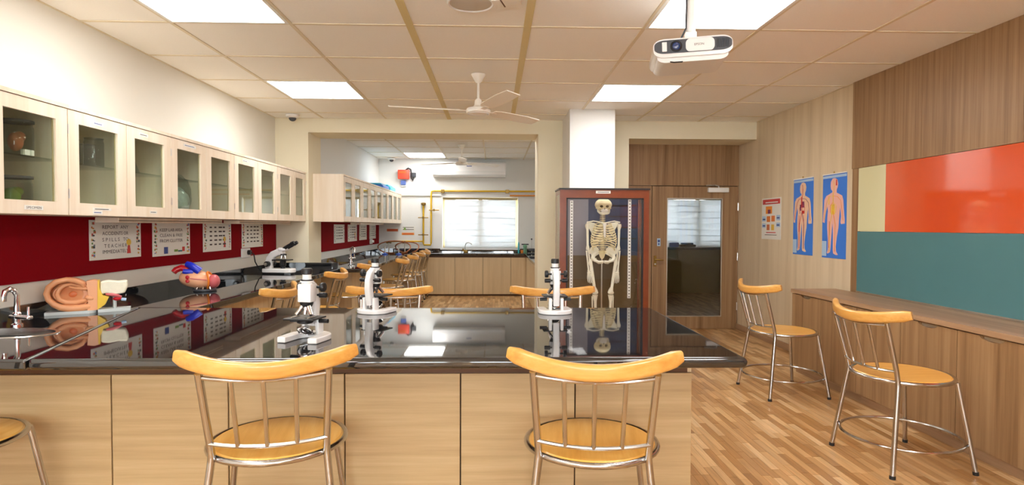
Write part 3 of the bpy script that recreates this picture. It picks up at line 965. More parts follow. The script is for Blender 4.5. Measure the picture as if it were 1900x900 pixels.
# wall posters on the light laminate wall (u runs towards the camera = -Y)
def wall_map(y1, z0):
    return lambda u, v, q: (-q, -u, v)
def body_chart(label, y_left, w, z0, h, kind):
    t = thing('anatomy_chart', label, 'poster', (XR-.001, y_left, z0), 0, 'blue human body charts')
    fn = wall_map(0, 0)
    sh = MB().prism([(0, 0), (w, 0), (w, h), (0, h)], 0, .004, fn).build('sheet', 'poster_blue', t)
    P = lambda pts: [(a*w, b*h) for a, b in pts]
    MB().prism(P([(.0, .955), (1, .955), (1, .985), (0, .985)]), .004, .0046, fn).build('title_strip', 'pale_blue', sh)
    MB().box(-.010, -w, h-.004, .0, 0, h+.006).build('hanging_bar', 'white_plastic', t)
    MB().cyl((-.008, -w*.5, h+.006), (-.008, -w*.5, h+.022), .006, n=8).build('hook', 'brass', t)
    skin = 'skin_print' if kind == 0 else 'skin_pink'
    MB().prism(P([(.36, .82), (.34, .86), (.35, .91), (.42, .945), (.52, .95), (.62, .93), (.66, .88), (.64, .84), (.60, .81), (.60, .775), (.72, .755), (.83, .735), (.88, .68), (.90, .60), (.92, .52), (.95, .45), (.95, .41), (.80, .405), (.78, .43), (.80, .50), (.76, .60), (.74, .56), (.72, .48), (.70, .36), (.64, .25), (.60, .14), (.62, .08), (.70, .045), (.62, .04), (.50, .055), (.48, .09), (.48, .20), (.47, .35), (.45, .42), (.43, .35), (.40, .22), (.38, .12), (.36, .07), (.26, .05), (.22, .06), (.26, .10), (.26, .22), (.22, .36), (.22, .48), (.24, .56), (.22, .62), (.16, .56), (.12, .48), (.10, .42), (.02, .43), (.03, .50), (.06, .60), (.08, .70), (.16, .745), (.30, .765), (.42, .785), (.42, .80)]), .004, .0048, fn).build('printed_figure', skin, sh)
    for (a, b, c, d, mt) in (((.40, .47, .62, .76, 'red_print'), (.46, .58, .62, .70, 'dark_red_print'), (.34, .42, .58, .66, 'dark_red_print'), (.44, .58, .54, .58, 'red_print'), (.30, .33, .30, .52, 'red_print'), (.54, .57, .24, .52, 'red_print'), (.47, .49, .78, .92, 'red_print')) if kind == 0 else ((.38, .54, .52, .64, 'yellow_print'), (.46, .48, .60, .80, 'yellow_print'), (.26, .30, .64, .74, 'yellow_print'), (.56, .62, .86, .93, 'red_print'), (.30, .33, .12, .44, 'red_print'), (.56, .59, .10, .44, 'skin_print'))):
        MB().prism(P([(a, c), (b, c), (b*.98, d), (a*1.02, d)]), .0048, .0054, fn).build('printed_vessel', mt, sh)
    rv = random.Random(kind+5)
    lines_ = [[(.46, .78), (.46, .56), (.40, .48), (.34, .40), (.33, .20), (.33, .08)], [(.46, .56), (.52, .48), (.57, .40), (.56, .22), (.56, .08)], [(.46, .74), (.30, .735), (.20, .68), (.14, .58), (.08, .46)], [(.48, .74), (.64, .73), (.78, .68), (.83, .58), (.88, .45)], [(.48, .78), (.50, .86), (.46, .92)], [(.44, .66), (.34, .62), (.36, .54)], [(.50, .66), (.60, .62), (.58, .54)]]
    for k_, ln_ in enumerate(lines_):
        wd_ = .011 if k_ < 2 else .008
        pts_ = [(0, -a*w, b*h) for a, b in ln_]
        MB().tube([(-.0046, y_, z_) for _, y_, z_ in pts_], wd_*w*.9, 4).build('printed_vessel', ('red_print' if k_ % 2 == 0 else 'dark_red_print') if kind == 0 else ('yellow_print' if k_ % 2 == 0 else 'orange_sign'), sh)
    MB().prism(P([(.0, .02), (.20, .02), (.20, .20), (.0, .20)]), .004, .0046, fn).build('printed_panel', 'pale_blue', sh)
    return t
body_chart('blue chart of a standing human body with red blood vessels', 6.30, .39, 1.052, .784, 0)
body_chart('blue chart of a standing human body with yellow nerves, beside the wood panelling', 5.733, .392, 1.046, .79, 1)
t = thing('health_chart', 'white wall chart with red heading and small organ pictures', 'poster', (XR-.001, 7.055, 1.196))
fn = wall_map(0, 0); w, h = .475, .475
sh = MB().prism([(0, 0), (w, 0), (w, h), (0, h)], 0, .004, fn).build('sheet', 'paper', t)
def pp(a, b, c, d, mt, name='printed_panel', k=.0048):
    return MB().prism([(a*w, c*h), (b*w, c*h), (b*w, d*h), (a*w, d*h)], .004, k, fn).build(name, mt, sh)
pp(.05, .95, .85, .97, 'red_print', 'heading'); pp(.2, .85, .88, .905, 'paper', 'heading_line', .0052)
pp(.22, .55, .62, .80, 'orange_sign', 'printed_figure'); pp(.33, .47, .62, .72, 'dark_red_print', 'printed_figure', .0052)
pp(.03, .22, .44, .56, 'pale_blue'); pp(.78, .97, .46, .58, 'pale_blue'); pp(.03, .22, .28, .38, 'pale_blue'); pp(.78, .97, .30, .40, 'pale_blue')
for (a, c) in ((.28, .42), (.52, .43)):
    pp(a, a+.18, c, c+.14, 'orange_vessel', 'printed_figure')
for (a, c) in ((.28, .22), (.52, .22)):
    pp(a, a+.15, c, c+.14, 'ear_flesh' if a < .4 else 'yellow_print', 'printed_figure')
pp(.06, .20, .47, .50, 'ink_blue', 'lettering', .0052); pp(.80, .94, .50, .53, 'ink_blue', 'lettering', .0052); pp(.06, .20, .31, .34, 'ink_blue', 'lettering', .0052); pp(.80, .94, .33, .36, 'ink_blue', 'lettering', .0052)
pp(.25, .75, .155, .175, 'red_print', 'lettering'); pp(.18, .8, .10, .113, 'ink', 'lettering')
#ENDP2
# ------------------------------------------------------------------ stools
def rrect(w, h, r, n=4):
    pts = []
    for cx, cy, a0 in ((w/2-r, h/2-r, 0), (-w/2+r, h/2-r, 90), (-w/2+r, -h/2+r, 180), (w/2-r, -h/2+r, 270)):
        pts += arc(cx, cy, r, a0, a0+90, n)
    return pts
def make_stool():
    t = thing('lab_stool', 'x', 'stool')
    SH = .50
    st = MB().lathe([(0, SH-.016), (.236, SH-.016), (.243, SH-.010), (.243, SH+.002), (.236, SH+.008), (0, SH+.008)], 40).build('seat', 'seat_wood', t, True)
    ring = lambda r, z, n: [(r*math.cos(2*math.pi*i/n), r*math.sin(2*math.pi*i/n), z) for i in range(n)]
    MB().tube(ring(.252, SH-.004, 40), .0115, 10, closed=True).build('seat_ring', 'steel', t, True)
    MB().tube(ring(.305, .150, 40), .0085, 8, closed=True).build('foot_ring', 'steel', t, True)
    for s in (-1, 1):
        lg = MB().tube([(s*.250, .245, .008), (s*.19, .178, SH-.012)], .0125, 10).build('leg', 'steel', t, True)
        MB().cyl((s*.250, .245, 0), (s*.249, .244, .018), .0145, n=10).build('foot_cap', 'rubber', lg, True)
        lg = MB().tube([(s*.250, -.245, .008), (s*.200, -.182, SH-.02), (s*.197, -.182, SH+.01), (s*.199, -.190, SH+.05), (s*.214, -.268, .828)], .0135, 10).build('leg', 'steel', t, True)
        MB().cyl((s*.250, -.245, 0), (s*.249, -.244, .018), .0155, n=10).build('foot_cap', 'rubber', lg, True)
    # back: two bowed bars, three spindles, bent wooden top rail
    def bar(z, y, hw, bow, n=10):
        return [(hw*(2*i/n-1), y-bow*(1-(2*i/n-1)**2), z-.010*(1-(2*i/n-1)**2)) for i in range(n+1)]
    MB().tube(bar(.812, -.264, .212, .035), .0075, 8).build('back_bar', 'steel', t, True)
    MB().tube(bar(.560, -.200, .200, .030), .0075, 8).build('back_bar', 'steel', t, True)
    for k in (-.5, 0, .5):
        q = 1-k*k
        MB().cyl((.200*k, -.200-.030*q, .560-.010*q), (.212*k, -.264-.035*q, .812-.010*q), .0085, n=8).build('spindle', 'steel', t, True)
    n = 20
    path = []; sc = []
    for i in range(n+1):
        q = 2*i/n-1
        path.append((.305*q, -.312+.115*q*q, .838+.040*q*q))
        e = 1-abs(q)
        sc.append(1.0 if e > .06 else (.93 if e > .01 else .72))
    MB().sweep(path, rrect(.036, .060, .015, 4), sc).build('top_rail', 'rail_wood', t, True)
    return t
st0 = make_stool()
STOOLS = [
    ((.380, 2.32), -7, 'bamboo and steel stool seen from behind, in front of the island at right'),
    ((-.845, 2.365), 10, 'bamboo and steel stool seen from behind, in front of the island left of centre'),
    ((-2.13, 2.37), 3, 'bamboo and steel stool cut off by the left picture edge'),
    ((2.335, 3.36), -85, 'bamboo and steel stool at the low cupboards, nearest to the right picture edge'),
    ((2.335, 4.78), -85, 'bamboo and steel stool at the far end of the low cupboards'),
    ((-.75, 4.16), 183, 'stool behind the island, its rail partly hidden by a white microscope at left'),
    ((.42, 4.16), 179, 'stool behind the island in front of the skeleton case'),
    ((-1.80, 4.48), 88, 'stool at the left bench, closest to the heart model'),
    ((-1.80, 6.02), 90, 'second stool from the island along the left bench'),
    ((-1.78, 7.30), 90, 'third stool from the island along the left bench'),
    ((-1.51, 8.35), 90, 'first stool of the far room along its left bench'),
    ((-1.51, 9.40), 90, 'second stool of the far room along its left bench'),
    ((-1.51, 10.30), 90, 'third stool of the far room along its left bench'),
    ((-1.51, 11.14), 90, 'last stool of the far room, beside the window cupboards')]
for i, ((x, y), a, lb) in enumerate(STOOLS):
    o = st0 if i == 0 else copy_tree(st0)
    o.location = (x, y, 0); o.rotation_euler = (0, 0, R(a))
    o['label'] = lb; o['category'] = 'stool'; o['group'] = 'bamboo and steel lab stools'

# ------------------------------------------------------------------ student microscopes
def make_microscope():
    t = thing('microscope', 'x', 'microscope')   # stage towards +Y, arm towards -Y
    out = [(-.095, .10), (-.10, .02)]+[(.10*math.cos(R(a)), -.01+.085*math.sin(R(a))) for a in range(180, 361, 15)]+[(.10, .02), (.095, .10), (.052, .105), (.045, .02)]+[(.045*math.cos(R(a)), .0+.038*math.sin(R(a))) for a in range(0, -181, -30)]+[(-.045, .02), (-.052, .105)]
    bs = bpy.data.objects
    b = MB().prism(out, 0, .026).build('base', 'white_enamel', t)
    bevel_obj(b, .006, 2, 40)
    for s in (-1, 1):
        MB().rbox(s*.034-.009, -.065, .02, s*.034+.009, -.015, .095, .005).build('pillar', 'white_enamel', t, True)
    armp = [(0, -.040, .055), (0, -.052, .10), (0, -.060, .15), (0, -.056, .195), (0, -.040, .232), (0, -.012, .250)]
    MB().sweep(armp, rrect(.046, .036, .008, 3), None, (1, 0, 0)).build('arm', 'white_enamel', t, True)
    MB().rbox(-.032, -.018, .172, .032, .036, .254, .005).build('body_box', 'white_enamel', t, True)
    MB().lathe([(.024, .254), (.024, .262), (.030, .262), (.030, .268), (.020, .268), (.020, .298)], 20, (0, .008, 0)).build('tube', 'white_plastic', t, True)
    MB().lathe([(.027, .266), (.027, .274)], 20, (0, .008, 0)).build('collar', 'black_plastic', t, True)
    MB().lathe([(.019, .296), (.024, .298), (.024, .318), (.021, .324), (.012, .324)], 20, (0, .008, 0)).build('eyepiece', 'black_plastic', t, True)
    MB().lathe([(.0, .150), (.024, .152), (.030, .166), (.030, .172)], 18, (0, .012, 0)).build('nosepiece', 'black_plastic', t, True)
    for k, (dx, dy) in enumerate(((.0, .012), (-.030, .020), (.026, .030))):
        MB().tube([(dx*.4, .012+dy*.4, .156), (dx*1.2, .012+dy*1.2, .118)], [.012, .009], 12).build('objective', 'chrome', t, True)
    st = MB().rbox(-.072, -.035, .098, .072, .090, .106, .003).build('stage', 'black_plastic', t)
    for s in (-1, 1):
        MB().rbox(s*.04-.004, .0, .106, s*.04+.004, .075, .110, .001, 1).build('clip', 'chrome', st)
    MB().cyl((.0, -.03, .090), (0, -.03, .10), .018, n=12).build('stage_mount', 'white_enamel', t)
    MB().lathe([(.030, .078), (.036, .082), (.036, .096), (.026, .098)], 20, (0, .025, 0)).build('condenser', 'black_plastic', t, True)
    mi = MB().ell((0, .030, .046), (.034, .034, .010), 20, 8, Matrix.Rotation(R(38), 3, 'X')).build('mirror', 'chrome', t, True)
    MB().tube([(-.036, .03, .046), (-.036, .012, .03), (0, .0, .022), (.036, .012, .03), (.036, .03, .046)], .004, 6).build('mirror_fork', 'steel', mi, True)
    for s in (-1, 1):
        k = MB().lathe([(.006, 0), (.006, .020), (.019, .020), (.021, .024), (.021, .036), (.018, .040), (0, .040)], 16, (s*.026, -.034, .236), 'x')
        if s < 0:
            k.v = [(-(x+.026)-.026, y, z) for x, y, z in k.v]
        k.build('coarse_knob', 'black_plastic', t, True)
        k = MB().lathe([(.005, 0), (.005, .012), (.012, .012), (.012, .044), (.010, .046), (0, .046)], 14, (s*.022, -.044, .198), 'x')
        if s < 0:
            k.v = [(-(x+.022)-.022, y, z) for x, y, z in k.v]
        k.build('fine_knob', 'black_plastic', t, True)
        MB().cyl((s*.05, -.01, .085), (s*.092, -.01, .085), .010, n=10).build('stage_knob', 'black_plastic', t, True)
    return t
mc = make_microscope()
for i, (x, y, a, s, lb) in enumerate(((-.845, 2.74, 168, 1.0, 'white student microscope with mirror towards the viewer, nearest on the island'),
                                   (-.715, 3.59, -22, 1.0, 'white student microscope turned away, on the island left of the middle'),
                                   (.362, 3.565, 2, 1.0, 'white student microscope seen from straight behind, on the island at right'))):
    o = mc if i == 0 else copy_tree(mc)
    o.location = (x, y, ZC+.0002); o.rotation_euler = (0, 0, R(a)); o.scale = (s, s, s)
    o['label'] = lb; o['category'] = 'microscope'; o['group'] = 'student microscopes on the island'

# binocular microscope on the left bench, eyepieces towards +X
t = thing('binocular_microscope', 'white binocular microscope with black eyepieces on the left bench', 'microscope', (-2.30, 6.50, ZC+.0002), R(-12))
b = MB().prism([(-.17, -.075), (.10, -.075), (.16, -.05), (.17, 0), (.16, .05), (.10, .075), (-.17, .075)], .012, .058).build('base', 'white_enamel', t)
bevel_obj(b, .012, 3, 40)
MB().prism([(-.165, -.07), (.09, -.07), (.15, -.045), (.155, 0), (.15, .045), (.09, .07), (-.165, .07)], 0, .014).build('base_foot', 'black_plastic', t)
MB().sweep([(-.125, 0, .05), (-.13, 0, .10), (-.115, 0, .16), (-.075, 0, .205), (-.01, 0, .232), (.045, 0, .238)], rrect(.075, .062, .014, 3), None, (0, 1, 0)).build('arm', 'white_enamel', t, True)
for s in (-1, 1):
    MB().cyl((-.115, s*.038, .105), (-.115, s*.075, .105), .030, n=18).build('coarse_knob', 'black_plastic', t, True)
    MB().cyl((-.115, s*.075, .105), (-.115, s*.092, .105), .016, n=14).build('fine_knob', 'steel_soft', t, True)
st = MB().rbox(-.055, -.07, .142, .115, .07, .154, .003).build('stage', 'black_plastic', t)
MB().rbox(-.03, -.03, .154, .05, .03, .162, .002, 1).build('slide_holder', 'steel', st)
MB().cyl((.055, -.06, .10), (.055, -.06, .142), .012, n=12).build('stage_knob', 'black_plastic', t, True)
MB().lathe([(.028, .085), (.033, .09), (.033, .135), (.02, .142)], 18, (.035, 0, 0)).build('condenser', 'black_plastic', t, True)
MB().lathe([(.026, .058), (.026, .075), (.018, .08)], 18, (.035, 0, 0)).build('lamp_housing', 'black_plastic', t, True)
MB().lathe([(0, .196), (.034, .198), (.034, .212), (.02, .216)], 18, (.04, 0, 0)).build('nosepiece', 'black_plastic', t, True)
for a in (0, 120, 240):
    MB().tube([(.04+.016*math.cos(R(a)), .016*math.sin(R(a)), .205), (.04+.026*math.cos(R(a)), .026*math.sin(R(a)), .163)], [.011, .008], 10).build('objective', 'chrome', t, True)
MB().rbox(.0, -.045, .245, .085, .045, .282, .012, 3).build('head', 'white_enamel', t, True)
for s in (-1, 1):
    MB().tube([(.06, s*.026, .270), (.125, s*.030, .305), (.155, s*.031, .322)], [.018, .018, .016], 14).build('eyepiece_tube', 'black_plastic', t, True)
    MB().tube([(.15, s*.031, .319), (.185, s*.032, .338)], [.021, .018], 14).build('eyepiece', 'black_plastic', t, True)

# ------------------------------------------------------------------ taps
def tap(label, x, y, rz, k=1.0):
    t = thing('water_tap', label, 'tap', (x, y, ZC), rz)
    MB().lathe([(.026*k, 0), (.026*k, .008*k), (.018*k, .014*k), (.018*k, .05*k)], 18).build('base', 'chrome', t, True)
    MB().rbox(-.045*k, -.016*k, .034*k, .10*k, .016*k, .056*k, .009*k, 3).build('body', 'chrome', t, True)
    MB().lathe([(.019*k, .056*k), (.019*k, .064*k), (.014*k, .070*k)], 16).build('collar', 'chrome', t, True)
    MB().tube([(0, 0, .06*k), (0, 0, .155*k), (0, -.010*k, .178*k), (0, -.03*k, .19*k), (0, -.052*k, .18*k), (0, -.06*k, .155*k), (0, -.06*k, .130*k)], .0135*k, 12).build('spout', 'chrome', t, True)
    MB().cyl((.085*k, 0, .05*k), (.085*k, 0, .10*k), .006*k, n=8).build('lever', 'chrome', t, True)
    return t
tap('chrome swan-neck tap at the near sink by the left picture edge', -2.44, 3.13, R(-20), 1.0)
tap('chrome swan-neck tap on the left bench of the far room', -2.06, 8.65, R(70), 1.1)
t = thing('gooseneck_tap', 'thin gooseneck tap at the sink below the far window', 'tap', (-.58, 11.86, ZC))
MB().tube([(0, 0, 0), (0, 0, .13), (.02, -.02, .18), (.07, -.05, .20), (.12, -.08, .18), (.13, -.09, .16)], .010, 10).build('spout', 'steel_soft', t, True)
MB().rbox(-.03, -.02, 0, .05, .02, .05, .008, 2).build('body', 'brass', t, True)
MB().cyl((-.04, 0, .02), (-.04, 0, .075), .014, n=10).build('handle', 'brass', t, True)
t = thing('far_sink', 'steel sink let into the worktop under the far window', 'sink', (-.25, 11.70, ZC))
MB().rbox(-.24, -.14, 0, .24, .14, .004, .0015, 1).build('rim', 'steel', t)
MB().rbox(-.21, -.115, .0035, .21, .115, .0048, .0005, 1).build('basin', 'dark_grey', t)

# ------------------------------------------------------------------ ear model
EA = thing('ear_model', 'giant human ear model with cut-open inner ear on white plinths', 'ear model', (-2.395, 3.60, ZC), R(28))
# local: u along +X (left to right in view), front towards -Y
MB().prism([(-.20, -.05), (.01, -.05), (.04, -.02), (.04, .055), (-.20, .055)], 0, .016).build('base_plate', 'base_grey', EA)
MB().prism([(.05, -.03), (.21, -.01), (.21, .07), (.05, .06)], 0, .018).build('base_plate', 'base_grey', EA)
def ear_mesh():
    nu, nr = 64, 26
    vs = []; fs = []
    for i in range(nr+1):
        r = i/nr
        for j in range(nu):
            a = 2*math.pi*j/nu
            # outline: rounder at left, squared towards the head side at right
            ro = 1.0+.06*math.cos(2*a)
            ex = .120*ro*math.cos(a); ez = .093*(1+.05*math.sin(a))*math.sin(a)
            if math.cos(a) > 0:
                ex *= .88
            hg = .020*math.exp(-((r-.90)/.075)**2)            # helix
            front = .5+.5*math.cos(a-R(170))
            hg *= .55+.45*front
            ah = .012*math.exp(-((r-.58)/.09)**2)*(.30+.70*(.5+.5*math.cos(a-R(200))))   # antihelix
            con = -.042*math.exp(-(r/.40)**2)                  # concha
            gr = -.020*math.exp(-((r-.74)/.06)**2)*front
            edge = -.040*max(0, (r-.95)/.05)**2
            y = hg+ah+con+gr+edge
            vs.append((ex*r, -y, ez*r))
    for i in range(nr):
        for j in range(nu):
            fs.append((i*nu+j, i*nu+(j+1) % nu, (i+1)*nu+(j+1) % nu, (i+1)*nu+j))
    # back
    o = len(vs)
    for j in range(nu):
        p = vs[nr*nu+j]; vs.append((p[0]*.86, p[1]+.035, p[2]*.86))
    for j in range(nu):
        fs.append((nr*nu+j, nr*nu+(j+1) % nu, o+(j+1) % nu, o+j))
    fs.append(tuple(o+j for j in range(nu)))
    return vs, fs
vs, fs = ear_mesh()
tilt = Matrix.Rotation(R(6), 3, 'Y')
vs = [tilt @ Vector(v)+Vector((-.085, -.005, .112)) for v in vs]
em = MB().add(vs, fs)
EP = lambda X, Y, d: (-.085+(X-510)*.00036, d, .112-(Y-430)*.00036)
em.tube([EP(690, 370, -.004), EP(700, 310, -.014), EP(670, 250, -.022), EP(590, 205, -.026), EP(480, 185, -.028), EP(340, 215, -.028), EP(245, 300, -.026), EP(215, 400, -.026), EP(240, 500, -.026), EP(310, 580, -.026), EP(400, 632, -.026), EP(520, 655, -.026), EP(640, 655, -.024), EP(760, 635, -.02), EP(840, 600, -.012)],
        [.006, .009, .012, .014, .015, .016, .016, .016, .016, .017, .019, .021, .021, .019, .014], 12)
em.tube([EP(600, 290, -.004), EP(520, 262, -.010), EP(440, 282, -.014), EP(375, 340, -.016), EP(345, 420, -.016), EP(375, 505, -.017), EP(460, 555, -.018), EP(580, 565, -.018), EP(690, 545, -.014), EP(760, 520, -.006)],
        [.006, .010, .011, .012, .013, .014, .015, .015, .013, .008], 12)
em.tube([EP(500, 310, .004), EP(580, 330, -.004), EP(680, 345, -.010), EP(800, 340, -.016)], [.006, .009, .011, .013], 10)
em.build('auricle', 'ear_skin', EA, True)
MB().ell((.012, -.026, .088), (.026, .014, .016), 16, 10, Matrix.Rotation(R(20), 3, 'Y')).build('tragus', 'ear_skin', EA, True)
MB().ell((-.070, .030, .108), (.026, .012, .020), 14, 8).build('ear_canal', 'ear_flesh', EA, True)
MB().prism([(.0, .016), (.048, .016), (.050, .19), (.030, .195), (-.004, .188), (.006, .10)], -.035, .03, lambda u, v, w: (u, w, v)).build('flesh_block', 'ear_skin', EA)
MB().prism([(.048, .016), (.085, .045), (.105, .09), (.075, .10), (.060, .14), (.058, .19), (.050, .19)], -.03, .03, lambda u, v, w: (u, w, v)).build('fat_layer', 'ear_fat', EA)
b = MB().prism([(.060, .100), (.085, .112), (.135, .100), (.185, .108), (.200, .150), (.196, .185), (.150, .180), (.100, .188), (.062, .180)], -.025, .040, lambda u, v, w: (u, w, v)).build('temporal_bone', 'ear_bone', EA)
bevel_obj(b, .010, 3, 20)
MB().tube([(.09, -.012, .108), (.12, -.02, .102), (.15, -.018, .092), (.165, -.01, .085)], [.009, .011, .010, .007], 10).build('ear_tube', 'heart_pink', EA, True)
MB().ell((.145, -.012, .075), (.022, .014, .012), 12, 8).build('cochlea', 'artery_red', EA, True)
MB().cyl((.165, -.005, .07), (.19, -.005, .066), .009, n=10).build('nerve', 'pale_blue', EA, True)
MB().cyl((.13, .02, .018), (.13, .02, .11), .010, n=10).build('support', 'base_grey', EA, True)

# ------------------------------------------------------------------ heart model
HT = thing('heart_model', 'large heart model with red and blue vessels lying on a clear stand', 'heart model', (-2.33, 4.78, ZC), R(12))
st = MB().lathe([(.075, 0), (.085, .004), (.085, .016), (.070, .02), (.070, .005)], 28, (.05, 0, 0)).build('stand', 'dark_grey', HT, True)
for k in range(8):
    a = 2*math.pi*k/8
    MB().cyl((.05+.075*math.cos(a), .075*math.sin(a), .010), (.05+.06*math.cos(a), .06*math.sin(a), .035), .006, n=8).build('stand_prong', 'steel_soft', st)
nu, nv = 28, 18
vs = []; fs = []
for i in range(nv+1):
    th = math.pi*i/nv
    for j in range(nu):
        a = 2*math.pi*j/nu
        q = -math.cos(th)                        # -1 left base ... 1 apex
        rad = math.sin(th)*(1.0-.18*q)*(1+.05*math.sin(2*a+1)+.03*math.sin(5*q))
        vs.append((.135*q, .078*rad*math.cos(a), .072*rad*math.sin(a)))
for i in range(nv):
    for j in range(nu):
        fs.append((i*nu+j, (i+1)*nu+j, (i+1)*nu+(j+1) % nu, i*nu+(j+1) % nu))
rot = Matrix.Rotation(R(10), 3, 'Y')
vs = [rot @ Vector(v)+Vector((.0, 0, .092)) for v in vs]
MB().add(vs, fs).build('ventricles', 'heart_flesh', HT, True)
MB().ell((.115, -.005, .075), (.045, .062, .055), 18, 12).build('apex', 'heart_pink', HT, True)
ring = [(.082+.012*math.cos(a*2), .073*math.cos(a)-.002, .080+.068*math.sin(a)) for a in [2*math.pi*k/24 for k in range(24)]]
MB().tube(ring, .008, 8, closed=True).build('coronary_vessel', 'orange_vessel', HT, True)
MB().tube([(-.04, -.075, .105), (.0, -.082, .10), (.05, -.078, .095), (.08, -.07, .09)], .004, 6).build('coronary_vessel', 'heart_pink', HT, True)
MB().tube([(-.05, -.01, .13), (-.075, -.01, .17), (-.115, -.01, .185), (-.15, -.02, .17), (-.165, -.03, .15)], [.03, .028, .026, .024, .021], 14).build('aorta', 'artery_red', HT, True)
MB().tube([(.02, -.03, .155), (-.01, -.035, .18), (-.045, -.03, .205), (-.075, -.02, .215)], [.034, .030, .026, .022], 14).build('pulmonary_trunk', 'vein_blue', HT, True)
MB().tube([(-.03, -.03, .15), (-.07, -.045, .155), (-.095, -.05, .16)], [.028, .022, .018], 12).build('vena_cava', 'vein_blue', HT, True)
MB().tube([(-.045, .0, .19), (-.05, .0, .225)], [.014, .012], 10).build('branch_artery', 'artery_red', HT, True)
for z in (.085, .115):
    MB().lathe([(.007, 0), (.013, .002), (.015, .006), (.010, .010)], 14, (-.055, -.086, z), 'y').build('vein_stump', 'artery_red', HT, True)

# ------------------------------------------------------------------ specimens and glassware in the wall cabinets
ZB = 1.384+.018; ZS = 1.384+.561*.5+.008
def jar(label, x, y, z, r, h, content=None, lid=True):
    t = thing('specimen_jar' if content else 'glass_beaker', label, 'jar' if content else 'beaker', (x, y, z+.0005))
    MB().lathe([(r*.96, 0), (r, .004), (r, h*.86), (r*.94, h*.9), (r*.94, h)], 24).build('glass', 'labware', t, True)
    if lid:
        MB().lathe([(r*1.04, h), (r*1.04, h+.012), (0, h+.016)], 24).build('lid', 'dark_grey', t, True)
    else:
        MB().tube([(r*.97*math.cos(a), r*.97*math.sin(a), h) for a in [2*math.pi*k/24 for k in range(24)]], .003, 6, closed=True).build('rim', 'pane_green', t, True)
    if content:
        c = MB().ell((0, 0, h*.45), (r*.45, r*.45, h*.28), 14, 10).ell((r*.1, r*.2, h*.60), (r*.35, r*.4, h*.16), 12, 8).build('specimen', content, t, True)
        MB().box(r*.7, -r*.5, h*.04, r*.99, r*.3, h*.2).build('label_sticker', 'paper', t)
    return t
jar('glass jar with an orange-brown specimen on the upper shelf of the nearest cabinet', -2.40, 3.09, ZS, .075, .17, 'ear_flesh')
jar('clear glass jar at the left end of the upper shelf, nearest cabinet', -2.45, 2.95, ZS, .06, .17, 'bone_tan')
jar('wide glass jar with an olive specimen on the bottom of the nearest cabinet', -2.40, 3.06, ZB, .085, .16, 'green_mark')
jar('left glass beaker on the upper shelf of the second cabinet', -2.44, 3.53, ZS, .05, .15, None, False)
jar('tall middle glass beaker on the upper shelf of the second cabinet', -2.35, 3.60, ZS, .052, .165, None, False)
jar('right glass beaker on the upper shelf of the second cabinet', -2.44, 3.675, ZS, .045, .14, None, False)
t = thing('conical_flask', 'conical glass flask on the shelf of the third cabinet', 'flask', (-2.40, 4.03, ZS+.0005))
MB().lathe([(.055, 0), (.058, .006), (.020, .11), (.020, .15), (.024, .155)], 24).build('glass', 'labware', t, True)
MB().lathe([(.013, .145), (.018, .150), (.018, .165), (0, .168)], 16).build('stopper', 'bone_tan', t, True)
for i in range(9):
    tb = thing('test_tube', '%s test tube from the left in the row inside the second cabinet' % ORD[i], 'test tube', (-2.38, 3.40+.036*i, ZB+.0135), 0, 'test tubes in the second cabinet')
    MB().tube([(-.10, 0, 0), (.06, .02, .0), (.09, .024, .0), (.098, .025, .0)], [.011, .011, .010, .004], 10).build('glass', 'bone_white', tb, True)
    MB().tube([(-.104, -.0005, 0), (-.097, .0, 0)], .013, 10).build('lip', 'bone_white', tb, True)
t = thing('plastic_bag', 'crumpled clear plastic bag bulging inside the fourth cabinet', 'bag', (-2.385, 4.58, ZB+.001))
b = bmesh.new(); bmesh.ops.create_icosphere(b, subdivisions=4, radius=1)
rn = random.Random(3)
ph = [(rn.uniform(4, 9), rn.uniform(0, 6), Vector((rn.uniform(-1, 1), rn.uniform(-1, 1), rn.uniform(-1, 1))).normalized()) for _ in range(7)]
for v in b.verts:
    k = 1+sum(.045*abs(math.sin(f*v.co.dot(d)+p)) for f, p, d in ph)
    v.co = Vector((v.co.x*.075*k, v.co.y*.112*k, v.co.z*.125*k+.158))
    v.co.z = max(0, v.co.z)
mb = MB().bm(b); mb.build('film', 'labware', t)
b = bmesh.new(); bmesh.ops.create_icosphere(b, subdivisions=3, radius=1)
for v in b.verts:
    k = 1+sum(.06*abs(math.sin(f*v.co.dot(d)+p+1)) for f, p, d in ph)
    v.co = Vector((v.co.x*.06*k, v.co.y*.10*k, max(-.09, v.co.z*.09*k)+.10))
MB().bm(b).build('contents', 'base_grey', t)
t = thing('amber_bottle', 'tall amber bottle behind the glass of the fourth far-room cabinet', 'bottle', (-2.05, 9.18, ZB+.0005))
MB().lathe([(.06, 0), (.062, .006), (.062, .28), (.03, .34), (.025, .38)], 18).build('glass', 'yellow_print', t, True)
MB().lathe([(.03, .375), (.03, .40), (0, .402)], 14).build('cap', 'white_plastic', t, True)
# blue film packs on top of the far cabinets
for k, (y, lb) in enumerate(((10.55, 'flat bright blue plastic pack on top of the far-room cabinets'), (11.25, 'turquoise plastic pack on top of the far-room cabinets, nearer the corner'))):
    t = thing('plastic_pack', lb, 'pack', (-2.05, y, 1.9685))
    MB().rbox(-.14, -.30, 0, .16, .30, .07+.02*k, .03, 3).build('body', 'cyan_film' if k else 'poster_blue', t, True)
    MB().rbox(-.10, -.24, .06, .12, .20, .10+.02*k, .02, 2).build('fold', 'cyan_film', t, True)
